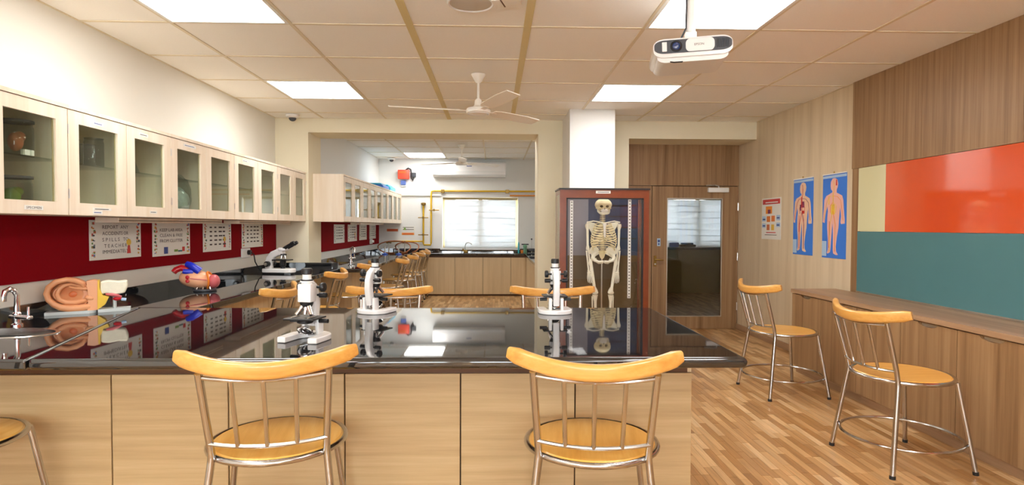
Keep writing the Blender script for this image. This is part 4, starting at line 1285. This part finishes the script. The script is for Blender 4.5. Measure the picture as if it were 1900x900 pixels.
#ENDP3
# ------------------------------------------------------------------ skeleton in its display case
CX0, CX1, CY0, CY1, CZ = .663, 1.578, 6.10, 6.535, 1.722
SCASE = thing('display_case', 'tall mahogany-framed glass display case holding a skeleton', 'display case', ((CX0+CX1)/2, (CY0+CY1)/2, 0))
hw, hd = (CX1-CX0)/2, (CY1-CY0)/2
q = .066
MB().box(-hw, -hd, .0, -hw+q, -hd+.035, CZ-.012).box(hw-q*.82, -hd, 0, hw, -hd+.035, CZ-.012).box(-hw+q, -hd, CZ-.095, hw-q*.82, -hd+.035, CZ-.012).box(-hw+q, -hd, 0, hw-q*.82, -hd+.035, .14).build('front_frame', 'mahogany', SCASE)
MB().box(-hw-.008, -hd-.008, CZ-.012, hw+.008, -hd+.045, CZ+.004).box(-hw-.008, hd-.04, CZ-.012, hw+.008, hd, CZ+.004).box(-hw-.008, -hd+.045, CZ-.012, -hw+.03, hd-.04, CZ+.004).box(hw-.03, -hd+.045, CZ-.012, hw+.008, hd-.04, CZ+.004).build('top_frame', 'case_black', SCASE)
MB().box(-hw+.03, -hd+.045, CZ-.006, hw-.03, hd-.04, CZ-.001).build('top_pane', 'pane', SCASE)  # unseen glass top, added so ceiling light reaches the skeleton
MB().box(-hw+q-.003, -hd+.006, .137, -hw+q+.016, -hd+.030, CZ-.092).box(hw-q*.82-.016, -hd+.006, .137, hw-q*.82+.003, -hd+.030, CZ-.092).box(-hw+q, -hd+.006, CZ-.108, hw-q*.82, -hd+.030, CZ-.092).build('inner_bead', 'case_black', SCASE)
MB().box(-hw+q, -hd+.014, .14, hw-q*.82, -hd+.018, CZ-.095).build('pane', 'pane', SCASE)
MB().box(-hw, -hd+.035, .14, -hw+.006, hd-.03, CZ-.06).build('side_pane', 'pane', SCASE)
MB().box(-hw, hd-.03, 0, -hw+.015, hd, CZ-.012).box(-hw, -hd+.035, 0, -hw+.015, hd-.03, .14).box(-hw, -hd+.035, CZ-.06, -hw+.015, hd-.03, CZ-.012).build('side_frame', 'mahogany', SCASE)
MB().box(hw-.006, -hd+.035, .14, hw, hd-.03, CZ-.06).build('side_pane', 'pane', SCASE)
MB().box(hw-.015, hd-.03, 0, hw, hd, CZ-.012).box(hw-.015, -hd+.035, 0, hw, hd-.03, .14).box(hw-.015, -hd+.035, CZ-.06, hw, hd-.03, CZ-.012).build('side_frame', 'mahogany', SCASE)
MB().box(-hw+.015, -hd+.035, .0, hw-.015, hd-.012, .14).build('floor_board', 'case_brown', SCASE)
MB().box(-hw+.015, hd-.012, .14, hw-.015, hd, 1.02).build('back_board', 'case_brown', SCASE)
MB().box(-hw+.015, hd-.012, 1.02, -.10, hd, CZ-.012).build('back_board', 'case_grey', SCASE)
bb = MB().box(-.10, hd-.012, 1.02, hw-.015, hd, CZ-.012).build('back_board', 'case_blue', SCASE)
for z in (1.20, 1.32, 1.44, 1.56):
    MB().box(.12, hd-.018, z, hw-.03, hd-.012, z+.012).build('batten', 'case_black', bb)
lb = MB().box(-.09, -hd-.0015, CZ-.050, .06, -hd, CZ-.022).build('name_plate', 'paper', SCASE)
MB().box(-.075, -hd-.002, CZ-.039, .045, -hd-.0015, CZ-.033).build('lettering', 'ink', lb)
for (x, z0, z1) in ((-.335, .62, 1.60), (.262, .60, 1.615)):
    s = MB().box(x-.016, -hd+.020, z0, x+.016, -hd+.023, z1).build('height_scale', 'white_plastic', SCASE)
    n = 32
    mb = MB()
    for i in range(n):
        z = z0+(z1-z0)*(i+.5)/n
        mb.box(x-.006, -hd+.0185, z-.006, x+.008, -hd+.020, z+.003)
    mk = mb.build('tick_marks', 'ink', s); mk['kind'] = 'stuff'

SKN = thing('skeleton_model', 'cream-coloured human skeleton model hanging in the glass case', 'skeleton', (1.142, 6.285, 0))
BN = 'bone'
# skull
nu, nv = 28, 20
vs = []; fs = []
for i in range(nv+1):
    th = math.pi*i/nv
    for j in range(nu):
        a = 2*math.pi*j/nu
        x = .090*math.sin(th)*math.cos(a); y = .088*math.sin(th)*math.sin(a)+.008; z = .072*math.cos(th)
        if z < 0:
            x *= 1-.22*(-z/.072)
        # eye sockets, nose hollow
        if y < 0:
            for ex in (-.030, .030):
                d = ((x-ex)/.020)**2+((z+.014)/.016)**2
                y += .030*math.exp(-d*1.1)
            d = ((x)/.011)**2+((z+.044)/.014)**2
            y += .018*math.exp(-d)
        vs.append((x, y, 1.560+z))
for i in range(nv):
    for j in range(nu):
        fs.append((i*nu+j, (i+1)*nu+j, (i+1)*nu+(j+1) % nu, i*nu+(j+1) % nu))
sk = MB().add(vs, fs).build('skull', 'bone_tan', SKN, True)
for ex in (-.030, .030):
    MB().ell((ex, -.058, 1.545), (.017, .012, .013), 12, 8).build('eye_socket', 'case_brown', sk, True)
    MB().tube([(ex*1.3, -.072, 1.527), (ex*2.2, -.045, 1.525), (ex*2.5, .0, 1.530)], .008, 8).build('cheekbone', 'bone_tan', sk, True)
MB().prism([(-.008, 1.505), (.008, 1.505), (0, 1.530)], -.079, -.070, lambda u, v, w: (u, w, v)).build('nose_opening', 'case_brown', sk)
MB().ell((0, -.055, 1.500), (.042, .030, .022), 16, 10).build('upper_jaw', 'bone_white', sk, True)
jw = MB().tube([(-.062, .0, 1.530), (-.058, -.015, 1.495), (-.045, -.050, 1.476), (-.020, -.078, 1.470), (.020, -.078, 1.470), (.045, -.050, 1.476), (.058, -.015, 1.495), (.062, 0, 1.530)], [.008, .011, .011, .012, .012, .011, .011, .008], 8).build('jaw', 'bone', SKN, True)
for row, z in ((0, 1.486), (1, 1.496)):
    for k in range(7):
        x = -.030+.010*k
        MB().box(x-.004, -.088+abs(x)*.35, z-.0045, x+.004, -.078+abs(x)*.35, z+.0045).build('tooth', 'bone_white', jw)
# spine
def spine(z):
    s = (1.48-z)/.5
    return .022+.030*math.sin(s*math.pi*1.1)
for k in range(22):
    z = 1.455-.0188*k
    r = .014+.011*k/22
    v = MB().lathe([(r*.9, -.0065), (r, -.005), (r*.85, 0), (r, .005), (r*.9, .0065)], 12, (0, spine(z), z)).build('vertebra', 'bone_tan', SKN, True)
    MB().tube([(-r*1.9, spine(z)+.012, z), (0, spine(z)+.010, z+.002), (r*1.9, spine(z)+.012, z)], .0045, 6).build('process', 'bone_tan', v)
# ribs
for k in range(12):
    z = 1.375-.0215*k
    w = .075+.058*math.sin(min(1, (k+1)/8)*math.pi/2)
    if k > 8:
        w *= 1-.05*(k-8)
    dp = .062+.045*math.sin(min(1, (k+1)/7)*math.pi/2)
    drop = .030+.004*k
    full = k < 7
    amax = 168 if full else (150 if k < 10 else 100)
    for s in (-1, 1):
        pts = []
        for i in range(13):
            a = R(amax*i/12)
            x = s*w*math.sin(a)*(1 if a < math.pi/2 else 1)
            y = .034-dp*.5*(1-math.cos(a))*1.15
            zz = z-drop*math.sin(a*.5)**2*1.2
            if k in (7, 8, 9) and i > 9:
                zz += .012*(i-9)
            pts.append((x, y, zz))
        if full:
            pts.append((s*.014, .034-dp*1.13, z-drop*1.05+.008))
        MB().tube(pts, .0062, 6).build('rib', 'bone_tan', SKN, True)
MB().prism([(-.020, 1.365), (-.012, 1.335), (-.010, 1.24), (0, 1.215), (.010, 1.24), (.012, 1.335), (.020, 1.365), (0, 1.372)], -.098, -.086, lambda u, v, w: (u, w+.012*(1.36-v)/.15*-1+.02, v)).build('sternum', 'bone_white', SKN)
for s in (-1, 1):
    MB().tube([(s*.012, -.055, 1.372), (s*.06, -.062, 1.384), (s*.11, -.035, 1.392), (s*.172, -.01, 1.378)], [.008, .006, .006, .009], 8).build('clavicle', BN, SKN, True)
    MB().prism([(s*.06, 1.37), (s*.165, 1.385), (s*.170, 1.365), (s*.10, 1.24), (s*.075, 1.26)], .050, .058, lambda u, v, w: (u, w, v)).build('scapula', BN, SKN)
    ab = .170
    MB().tube([(s*ab, .0, 1.362), (s*ab, 0, 1.340), (s*(ab-.003), 0, 1.30), (s*(ab-.006), .0, 1.14), (s*(ab-.008), 0, 1.105), (s*(ab-.008), 0, 1.088)], [.020, .024, .0135, .0125, .021, .018], 10).build('humerus', BN, SKN, True)
    ex, wx = ab-.008, ab-.024
    MB().tube([(s*(ex-.010), -.004, 1.088), (s*(ex-.010), -.004, 1.06), (s*(wx-.012), -.012, .885), (s*(wx-.012), -.012, .868)], [.013, .0085, .008, .011], 8).build('ulna', BN, SKN, True)
    MB().tube([(s*(ex+.012), -.004, 1.082), (s*(ex+.012), -.006, 1.055), (s*(wx+.010), -.014, .885), (s*(wx+.010), -.014, .864)], [.011, .0078, .0085, .012], 8).build('radius', BN, SKN, True)
    hb = MB()
    hb.ell((s*wx, -.014, .850), (.024, .012, .016), 10, 8)
    for k in range(4):
        dx = (-.020+.013*k)
        L = (.036, .042, .044, .038)[k]
        b0 = (s*(wx+dx*.8), -.016, .842); b1 = (s*(wx+dx*1.2-.004), -.020, .842-.045); b2 = (s*(wx+dx*1.3-.008), -.026, .842-.045-L*.7); b3 = (s*(wx+dx*1.3-.014), -.034, .842-.045-L*1.3)
        hb.tube([b0, b1], [.006, .0055], 6).tube([b1, b2], [.0055, .0045], 6).tube([b2, b3], [.0048, .003], 6)
    hb.tube([(s*(wx-.022), -.018, .845), (s*(wx-.040), -.030, .815), (s*(wx-.046), -.036, .790)], [.006, .0055, .004], 6)
    hb.build('hand', BN, SKN, True)
    # pelvis half
    pv = MB()
    wing = [(.030, 1.058), (.042, 1.092), (.066, 1.114), (.098, 1.122), (.126, 1.110), (.140, 1.080), (.134, 1.050), (.122, 1.022), (.104, 1.004), (.084, 1.014), (.062, 1.030), (.042, 1.040)]
    pv.prism([(s*a, b) for a, b in wing], 0, .014, lambda u, v, w: (u, w+.050-.62*(abs(u)-.03), v))
    pv.tube([(s*a, .050-.62*(a-.03)+.007, b) for a, b in wing[1:7]], .0095, 8)
    pv.tube([(s*.070, .02, 1.060), (s*.104, -.01, 1.035), (s*.112, -.02, 1.005), (s*.094, -.035, .980), (s*.052, -.045, .966), (s*.003, -.050, .970)], [.018, .021, .023, .017, .013, .013], 10)
    pv.tube([(s*.085, .0, 1.0), (s*.068, .005, .968), (s*.048, -.02, .952), (s*.010, -.048, .958)], [.014, .013, .011, .010], 8)
    pv.build('hip_bone', BN, SKN, True)
    # leg
    kx = .083
    MB().tube([(s*.100, -.012, .998), (s*.130, -.008, .975)], [.019, .013], 10).tube([(s*.138, -.008, .992), (s*.134, -.008, .955), (s*.118, -.012, .88), (s*(kx+.010), -.015, .70), (s*kx, -.012, .665), (s*kx, -.010, .640), (s*kx, -.008, .632)], [.015, .021, .0155, .0155, .025, .034, .030], 12).build('femur', BN, SKN, True)
    MB().ell((s*kx, -.044, .650), (.014, .008, .016), 10, 8).build('patella', BN, SKN, True)
    MB().tube([(s*kx, -.008, .618), (s*kx, -.008, .600), (s*(kx-.002), -.012, .55), (s*(kx-.006), -.010, .36), (s*(kx-.006), -.006, .325)], [.032, .028, .016, .012, .017], 10).build('tibia', BN, SKN, True)
    MB().tube([(s*(kx+.028), .004, .600), (s*(kx+.026), .004, .45), (s*(kx+.018), .002, .32)], [.008, .005, .008], 8).build('fibula', BN, SKN, True)
    ft = MB().ell((s*(kx-.004), .012, .305), (.022, .034, .018), 12, 8)
    for k in range(5):
        dx = -.022+.011*k
        ft.tube([(s*(kx-.004+dx*.6), -.010, .306), (s*(kx-.004-dx*.1+dx), -.070, .296), (s*(kx-.004+dx*1.1), -.110, .290)], [.008, .006, .005], 6)
    ft.build('foot', BN, SKN, True)
MB().prism([(-.045, 1.075), (.045, 1.075), (.020, 1.005), (0, .985), (-.020, 1.005)], .052, .066, lambda u, v, w: (u, w, v)).build('sacrum', 'bone_tan', SKN)
MB().cyl((0, .075, .14), (0, .075, 1.05), .008, n=10).build('stand_rod', 'steel_soft', SKN, True)
MB().lathe([(.16, .1405), (.16, .155), (.02, .165)], 24, (0, .03, 0)).build('stand_base', 'case_black', SKN, True)
MB().tube([(0, .075, 1.04), (0, .06, 1.03)], .008, 8).build('stand_clip', 'steel_soft', SKN, True)

# ------------------------------------------------------------------ projector
PJ = thing('projector', 'white ceiling projector with dark lens window hung on a white pole', 'projector', (1.005, 3.06, 2.245), R(-11))
TL = Matrix.Rotation(R(-2), 3, 'Y')
def pj(mb, name, mt, parent=PJ, smooth=True):
    mb.v = [tuple(TL @ Vector(v)) for v in mb.v]
    return mb.build(name, mt, parent, smooth)
hw = .195
outl = rrect(2*hw, .150, .055, 6)
b = pj(MB().prism([(u, v*.62+.005) for u, v in outl], -.02, .30, lambda u, v, w: (u, w, v)), 'housing', 'white_enamel')
pj(MB().prism([(u*.90, v*.45-.030) for u, v in outl], .0, .28, lambda u, v, w: (u, w, v)), 'underside', 'white_plastic')
fc = pj(MB().prism([(u*.975, v*.44+.010) for u, v in outl], -.026, -.019, lambda u, v, w: (u, w, v)), 'front_bezel', 'dark_grey')
pj(MB().prism([(u*.36+.035, v*.42+.010) for u, v in outl], -.030, -.025, lambda u, v, w: (u, w, v)), 'front_cover', 'white_plastic', fc)
pj(MB().rbox(-.152, -.030, -.014, -.128, -.024, .034, .002), 'bezel_divider', 'white_plastic', fc)
ln = pj(MB().tube([(-.082+.024*math.cos(q_), -.029, .010+.024*math.sin(q_)) for q_ in [2*math.pi*i/24 for i in range(24)]], .005, 8, closed=True), 'lens_ring', 'black_plastic', fc)
pj(MB().ell((-.082, -.027, .010), (.021, .009, .021), 18, 10), 'lens', 'lens_glass', ln)
for k in range(8):
    pj(MB().box(.116+.008*k, -.030, -.012, .119+.008*k, -.025, .032), 'vent_slat', 'black_plastic', fc, False)
lo = text_mesh('EPSON', .016, 'ink', fc, lambda u, v: TL @ Vector((.030+u, -.0306, .006+v)))
for (x, w) in ((-.14, .035), (-.055, .02)):
    pj(MB().rbox(x, .0, .040, x+w, .03, .0445, .001, 1), 'vent', 'dark_grey', b, False)
MB().tube([(-.03, .02, -.052), (-.05, .0, -.066), (-.09, -.01, -.070), (-.12, .01, -.06), (-.11, .03, -.050)], .0035, 6).build('loop_cable', 'rubber', PJ, True)
mt_ = MB().rbox(-.045, .07, .035, .045, .17, .048, .003).build('mount_plate', 'white_plastic', PJ)
MB().rbox(-.024, .095, .048, .034, .145, .115, .003).build('mount_bracket', 'white_plastic', PJ)
MB().cyl((.008, .12, .11), (.008, .12, H-2.245-.004), .022, n=18).build('pole', 'white_plastic', PJ, True)
MB().lathe([(.07, 0), (.07, -.012), (.03, -.03), (.022, -.03)], 20, (.008, .12, H-2.245-.0045)).build('ceiling_plate', 'white_plastic', PJ, True)
MB().tube([(-.018, .10, .355), (-.020, .10, .20), (-.022, .09, .13), (-.055, .06, .06), (-.07, .06, .05)], .005, 8).build('power_cable', 'dark_grey', PJ, True)

# ------------------------------------------------------------------ ceiling fans
def fan(label, x, y, ztop, drop, angs, r=.74, k=1.0):
    t = thing('ceiling_fan', label, 'fan', (x, y, ztop))
    MB().lathe([(.012, -.075), (.030, -.06), (.060, -.008), (.060, -.0005)], 24).build('canopy', 'fan_paint', t, True)
    MB().cyl((0, 0, -.07), (0, 0, -drop+.07), .011, n=12).build('downrod', 'fan_paint', t, True)
    MB().lathe([(.016, -drop+.10), (.030, -drop+.085), (.034, -drop+.045), (.050, -drop+.03), (.095, -drop+.018), (.104, -drop), (.100, -drop-.018), (.070, -drop-.030), (0, -drop-.033)], 32).build('motor', 'fan_paint', t, True)
    MB().tube([(.085*math.cos(q), .085*math.sin(q), -drop-.023) for q in [2*math.pi*i/28 for i in range(28)]], .006, 6, closed=True).build('trim_ring', 'white_enamel', t, True)
    for a in angs:
        Mz = Matrix.Rotation(R(a), 3, 'Z') @ Matrix.Rotation(R(-14), 3, 'X')
        bl = MB().prism([(.16, -.045), (.22, -.062), (r*.75, -.070), (r, -.056), (r, .050), (r*.75, .060), (.22, .052), (.16, .038)], -.003, .003)
        bl.v = [tuple(Mz @ Vector(v)+Vector((0, 0, -drop+.002))) for v in bl.v]
        b = bl.build('blade', 'fan_paint', t)
        ar = MB().box(.08, -.018, -.006, .20, .018, -.002)
        ar.v = [tuple(Mz @ Vector(v)+Vector((0, 0, -drop+.002))) for v in ar.v]
        ar.build('blade_iron', 'fan_paint', b)
    return t
fan('cream three-blade ceiling fan hanging over the middle of the room', -.14, 5.08, H-.004, .305, (193, -68, 46))
t = thing('ceiling_speaker', 'round white ceiling speaker with a tan side plate at the top picture edge', 'speaker', (-.14, 3.46, H))
MB().lathe([(.136, -.0005), (.136, -.010), (.128, -.016), (.120, -.012), (.120, -.006)], 36).build('rim', 'white_plastic', t, True)
MB().lathe([(.121, -.004), (.121, -.011), (0, -.015)], 36).build('grille', 'grille_beige', t, True)
b = MB().prism([(.118, -.075), (.27, -.12), (.29, -.02), (.145, .04)], -.022, -.004).build('side_plate', 'fan_paint', t)
MB().prism([(.165, -.09), (.172, -.092), (.20, .012), (.193, .015)], -.0235, -.022).build('plate_joint', 'dark_strip', b)
fan('small-looking three-blade ceiling fan in the far room before the air conditioner', -.54, 9.85, H2-.004, .30, (35, 160, 275))

# dome cameras
for (x, y, z, lb) in ((-2.33, 7.02, H-.004, 'small dome camera on the ceiling near the beam corner'), (-2.02, 11.85, H2-.004, 'small dome camera on the far-room ceiling corner')):
    t = thing('dome_camera', lb, 'camera', (x, y, z))
    MB().lathe([(.075, 0), (.075, -.022), (.055, -.035)], 24).build('housing', 'white_plastic', t, True)
    MB().ell((0, 0, -.038), (.042, .042, .036), 18, 10).build('dome', 'dark_grey', t, True)

# ------------------------------------------------------------------ far wall equipment
AC = thing('air_conditioner', 'white split air conditioner high on the far wall', 'air conditioner', (-.50, YF, 2.30))
MB().prism([(-.001, .0), (-.15, .0), (-.205, .045), (-.215, .10), (-.215, .26), (-.19, .285), (-.001, .285)], -.71, .71, lambda u, v, w: (w, u, v)).build('housing', 'white_enamel', AC)
MB().box(-.66, -.206, .035, .66, -.17, .040).build('louver', 'base_grey', AC)
MB().box(-.68, -.2165, .098, .68, -.2155, .102).build('panel_joint', 'base_grey', AC)
MB().box(-.05, -.217, .20, .05, -.2155, .215).build('badge', 'ink_blue', AC)
MB().lathe([(.012, 0), (.012, .004)], 12, (.64, -.190, .03), 'y').build('indicator', 'paper', AC)
EL = thing('emergency_light', 'red emergency lamp box on the far wall with looping black cable', 'emergency light', (-1.80, YF, 2.26))
MB().rbox(-.11, -.10, 0, .11, -.001, .18, .012, 2).build('housing', 'red_case', EL, True)
MB().box(-.08, -.104, .11, .05, -.10, .15).build('front_window', 'orange_sign2', EL)
MB().tube([(.04, -.04, .18), (.09, -.05, .215), (.14, -.05, .19), (.155, -.05, .10), (.15, -.05, .02), (.18, -.04, -.03), (.19, -.03, .03), (.19, -.02, .07)], .014, 8).build('cable', 'rubber', EL, True)
MB().rbox(.13, -.05, .04, .24, -.001, .13, .008).build('plug', 'dark_grey', EL)
t = thing('isolator_box', 'small blue isolator box on the far wall below the red lamp', 'box', (-1.81, YF, 2.145))
MB().rbox(-.05, -.05, 0, .05, -.001, .09, .006).build('housing', 'blue_case', t)
MB().rbox(-.055, -.03, -.03, .055, -.001, 0, .004).build('bracket', 'white_plastic', t)

GP = thing('gas_pipe', 'yellow gas pipework running over the window and down the far wall', 'pipe', (0, YF, 0))
y = -.035
MB().tube([(XBR-.02, y, 2.03), (-1.20, y, 2.03), (-1.25, y, 2.02), (-1.26, y, 1.97), (-1.26, y, 1.00), (-1.27, y, .96), (-1.40, y, .96), (-1.413, y, .99), (-1.413, y, 1.74)], .017, 10).build('main_pipe', 'yellow_pipe', GP, True)
MB().tube([(XBR-.02, y, 1.945), (.30, y, 1.945)], .014, 8).build('return_pipe', 'orange_sign', GP, True)
MB().tube([(-1.413, y, 1.03), (-2.07, y, 1.03)], .014, 8).build('branch_pipe', 'yellow_pipe', GP, True)
MB().lathe([(.02, 1.74), (.05, 1.76), (.05, 1.79), (.02, 1.80)], 14, (-1.413, y, 0)).build('regulator', 'brass', GP, True)
for (x, z) in ((-1.413, 1.50), (-1.20, 1.65), (-1.413, 1.16)):
    v = MB().tube([(x-.10, y-.03, z), (x+.10, y-.03, z)], .010, 8).build('valve_lever', 'brass', GP, True)
    MB().cyl((x, y-.035, z-.02), (x, y-.035, z+.02), .02, n=10).build('valve_body', 'brass', v, True)
for x in (-1.03, .25):
    MB().rbox(x-.035, -.06, 1.99, x+.035, -.001, 2.06, .006).build('pipe_clip', 'brass', GP)
for (x, lb) in ((-2.05, 'gas tap on a post at the far left corner of the bench'), (-1.74, 'gas tap standing right of the corner gas tap')):
    t = thing('gas_tap', lb, 'tap', (x, 11.70, ZC))
    MB().cyl((0, 0, 0), (0, 0, .19), .012, n=10).build('post', 'aluminium', t, True)
    MB().tube([(-.05, 0, .19), (.05, 0, .19)], .012, 8).build('nozzle', 'brass', t, True)
    MB().cyl((0, 0, .19), (0, 0, .225), .016, n=10).build('valve', 'dark_grey', t, True)
for (x, yy, lb) in ((-1.99, 10.95, 'blue-based burner beside the corner in the far room'), (-1.74, 10.95, 'blue-based burner nearer the bench edge in the far room')):
    t = thing('gas_burner', lb, 'burner', (x, yy, ZC))
    MB().lathe([(.055, 0), (.055, .010), (.02, .022), (.012, .03)], 18).build('base', 'burner_blue', t, True)
    MB().cyl((0, 0, .025), (0, 0, .15), .010, n=10).build('barrel', 'aluminium', t, True)
for k, (cx, cz, rx, rz, lb) in enumerate(((-1.86, .93, .30, .125, 'brown rubber gas hose making the larger loop on the far bench'), (-1.66, .925, .22, .105, 'brown rubber gas hose making the smaller loop over the bench edge'))):
    t = thing('gas_hose', lb, 'hose', (cx, 11.19+.26*k, 0))
    pts = [(rx*math.cos(R(a)), .12*math.sin(R(a*2)), max(ZC+.012, cz+rz*math.sin(R(a)))) for a in range(-60, 271, 15)]
    MB().tube(pts, .011, 8).build('tube', 'hose', t, True)
def wall_sign(label, x0, x1, z0, z1, mt, lines=1):
    t = thing('wall_sign', label, 'sign', (x0, YF, z0))
    p = MB().box(0, -.004, 0, x1-x0, -.001, z1-z0).build('plate', mt, t)
    for i in range(lines):
        z = (z1-z0)*(i+.5)/lines
        MB().box((x1-x0)*.1, -.0045, z-.006, (x1-x0)*.9, -.004, z+.006).build('lettering', 'ink' if mt == 'paper' else 'red_print', p)
    return t, p
wall_sign('dark orange safety label on the far wall beside the cabinet end', -2.14, -1.92, 1.225, 1.275, 'orange_sign2')
wall_sign('bright orange safety label on the far wall', -1.845, -1.60, 1.155, 1.20, 'orange_sign')
t, p = wall_sign('white warning label with green triangle above the orange label', -1.85, -1.58, 1.245, 1.325, 'paper', 2)
MB().prism([(.03, .01), (.10, .01), (.065, .07)], -.0055, -.0045, lambda u, v, w: (u, w, v)).build('triangle', 'green_mark', p)
struct(MB().box(XBL, YF-.03, 1.935, -1.07, YF, 1.955).build('trim_2', 'wall_paint'))

# small items on the right-hand far bench
t = thing('green_bottle', 'pale green bottle with dark cap at the right of the far window', 'bottle', (.60, 11.80, ZC))
MB().lathe([(.035, 0), (.038, .01), (.034, .10), (.045, .13), (.02, .16)], 16).build('bottle', 'green_plastic', t, True)
MB().box(-.07, -.012, .15, .07, .012, .175).build('cap', 'dark_grey', t)
t = thing('teal_tube', 'slim teal bottle standing at the window edge', 'bottle', (.475, 11.86, ZC))
MB().lathe([(.016, 0), (.016, .17), (.008, .19)], 12).build('body', 'teal_plastic', t, True)
MB().lathe([(.010, .188), (.010, .205), (0, .207)], 10).build('cap', 'teal_plastic', t, True)
t = thing('orange_pot', 'small orange pot beside the slim teal bottle', 'pot', (.535, 11.72, ZC))
MB().lathe([(.024, 0), (.028, .05), (.030, .055)], 14).build('pot', 'orange_vessel', t, True)
MB().lathe([(.022, .052), (0, .06)], 12).build('lid', 'base_grey', t, True)
t = thing('retort_stand', 'thin laboratory stand with dark clamp on the far right bench', 'stand', (.70, 11.35, ZC))
MB().rbox(-.07, -.05, 0, .07, .05, .015, .003).build('base', 'dark_grey', t)
MB().cyl((0, 0, .015), (0, 0, .27), .006, n=8).build('rod', 'steel_soft', t, True)
MB().rbox(-.05, -.02, .05, .06, .02, .10, .008).build('clamp', 'dark_grey', t, True)
MB().ell((0, 0, .275), (.016, .016, .016), 10, 8).build('knob', 'dark_grey', t, True)
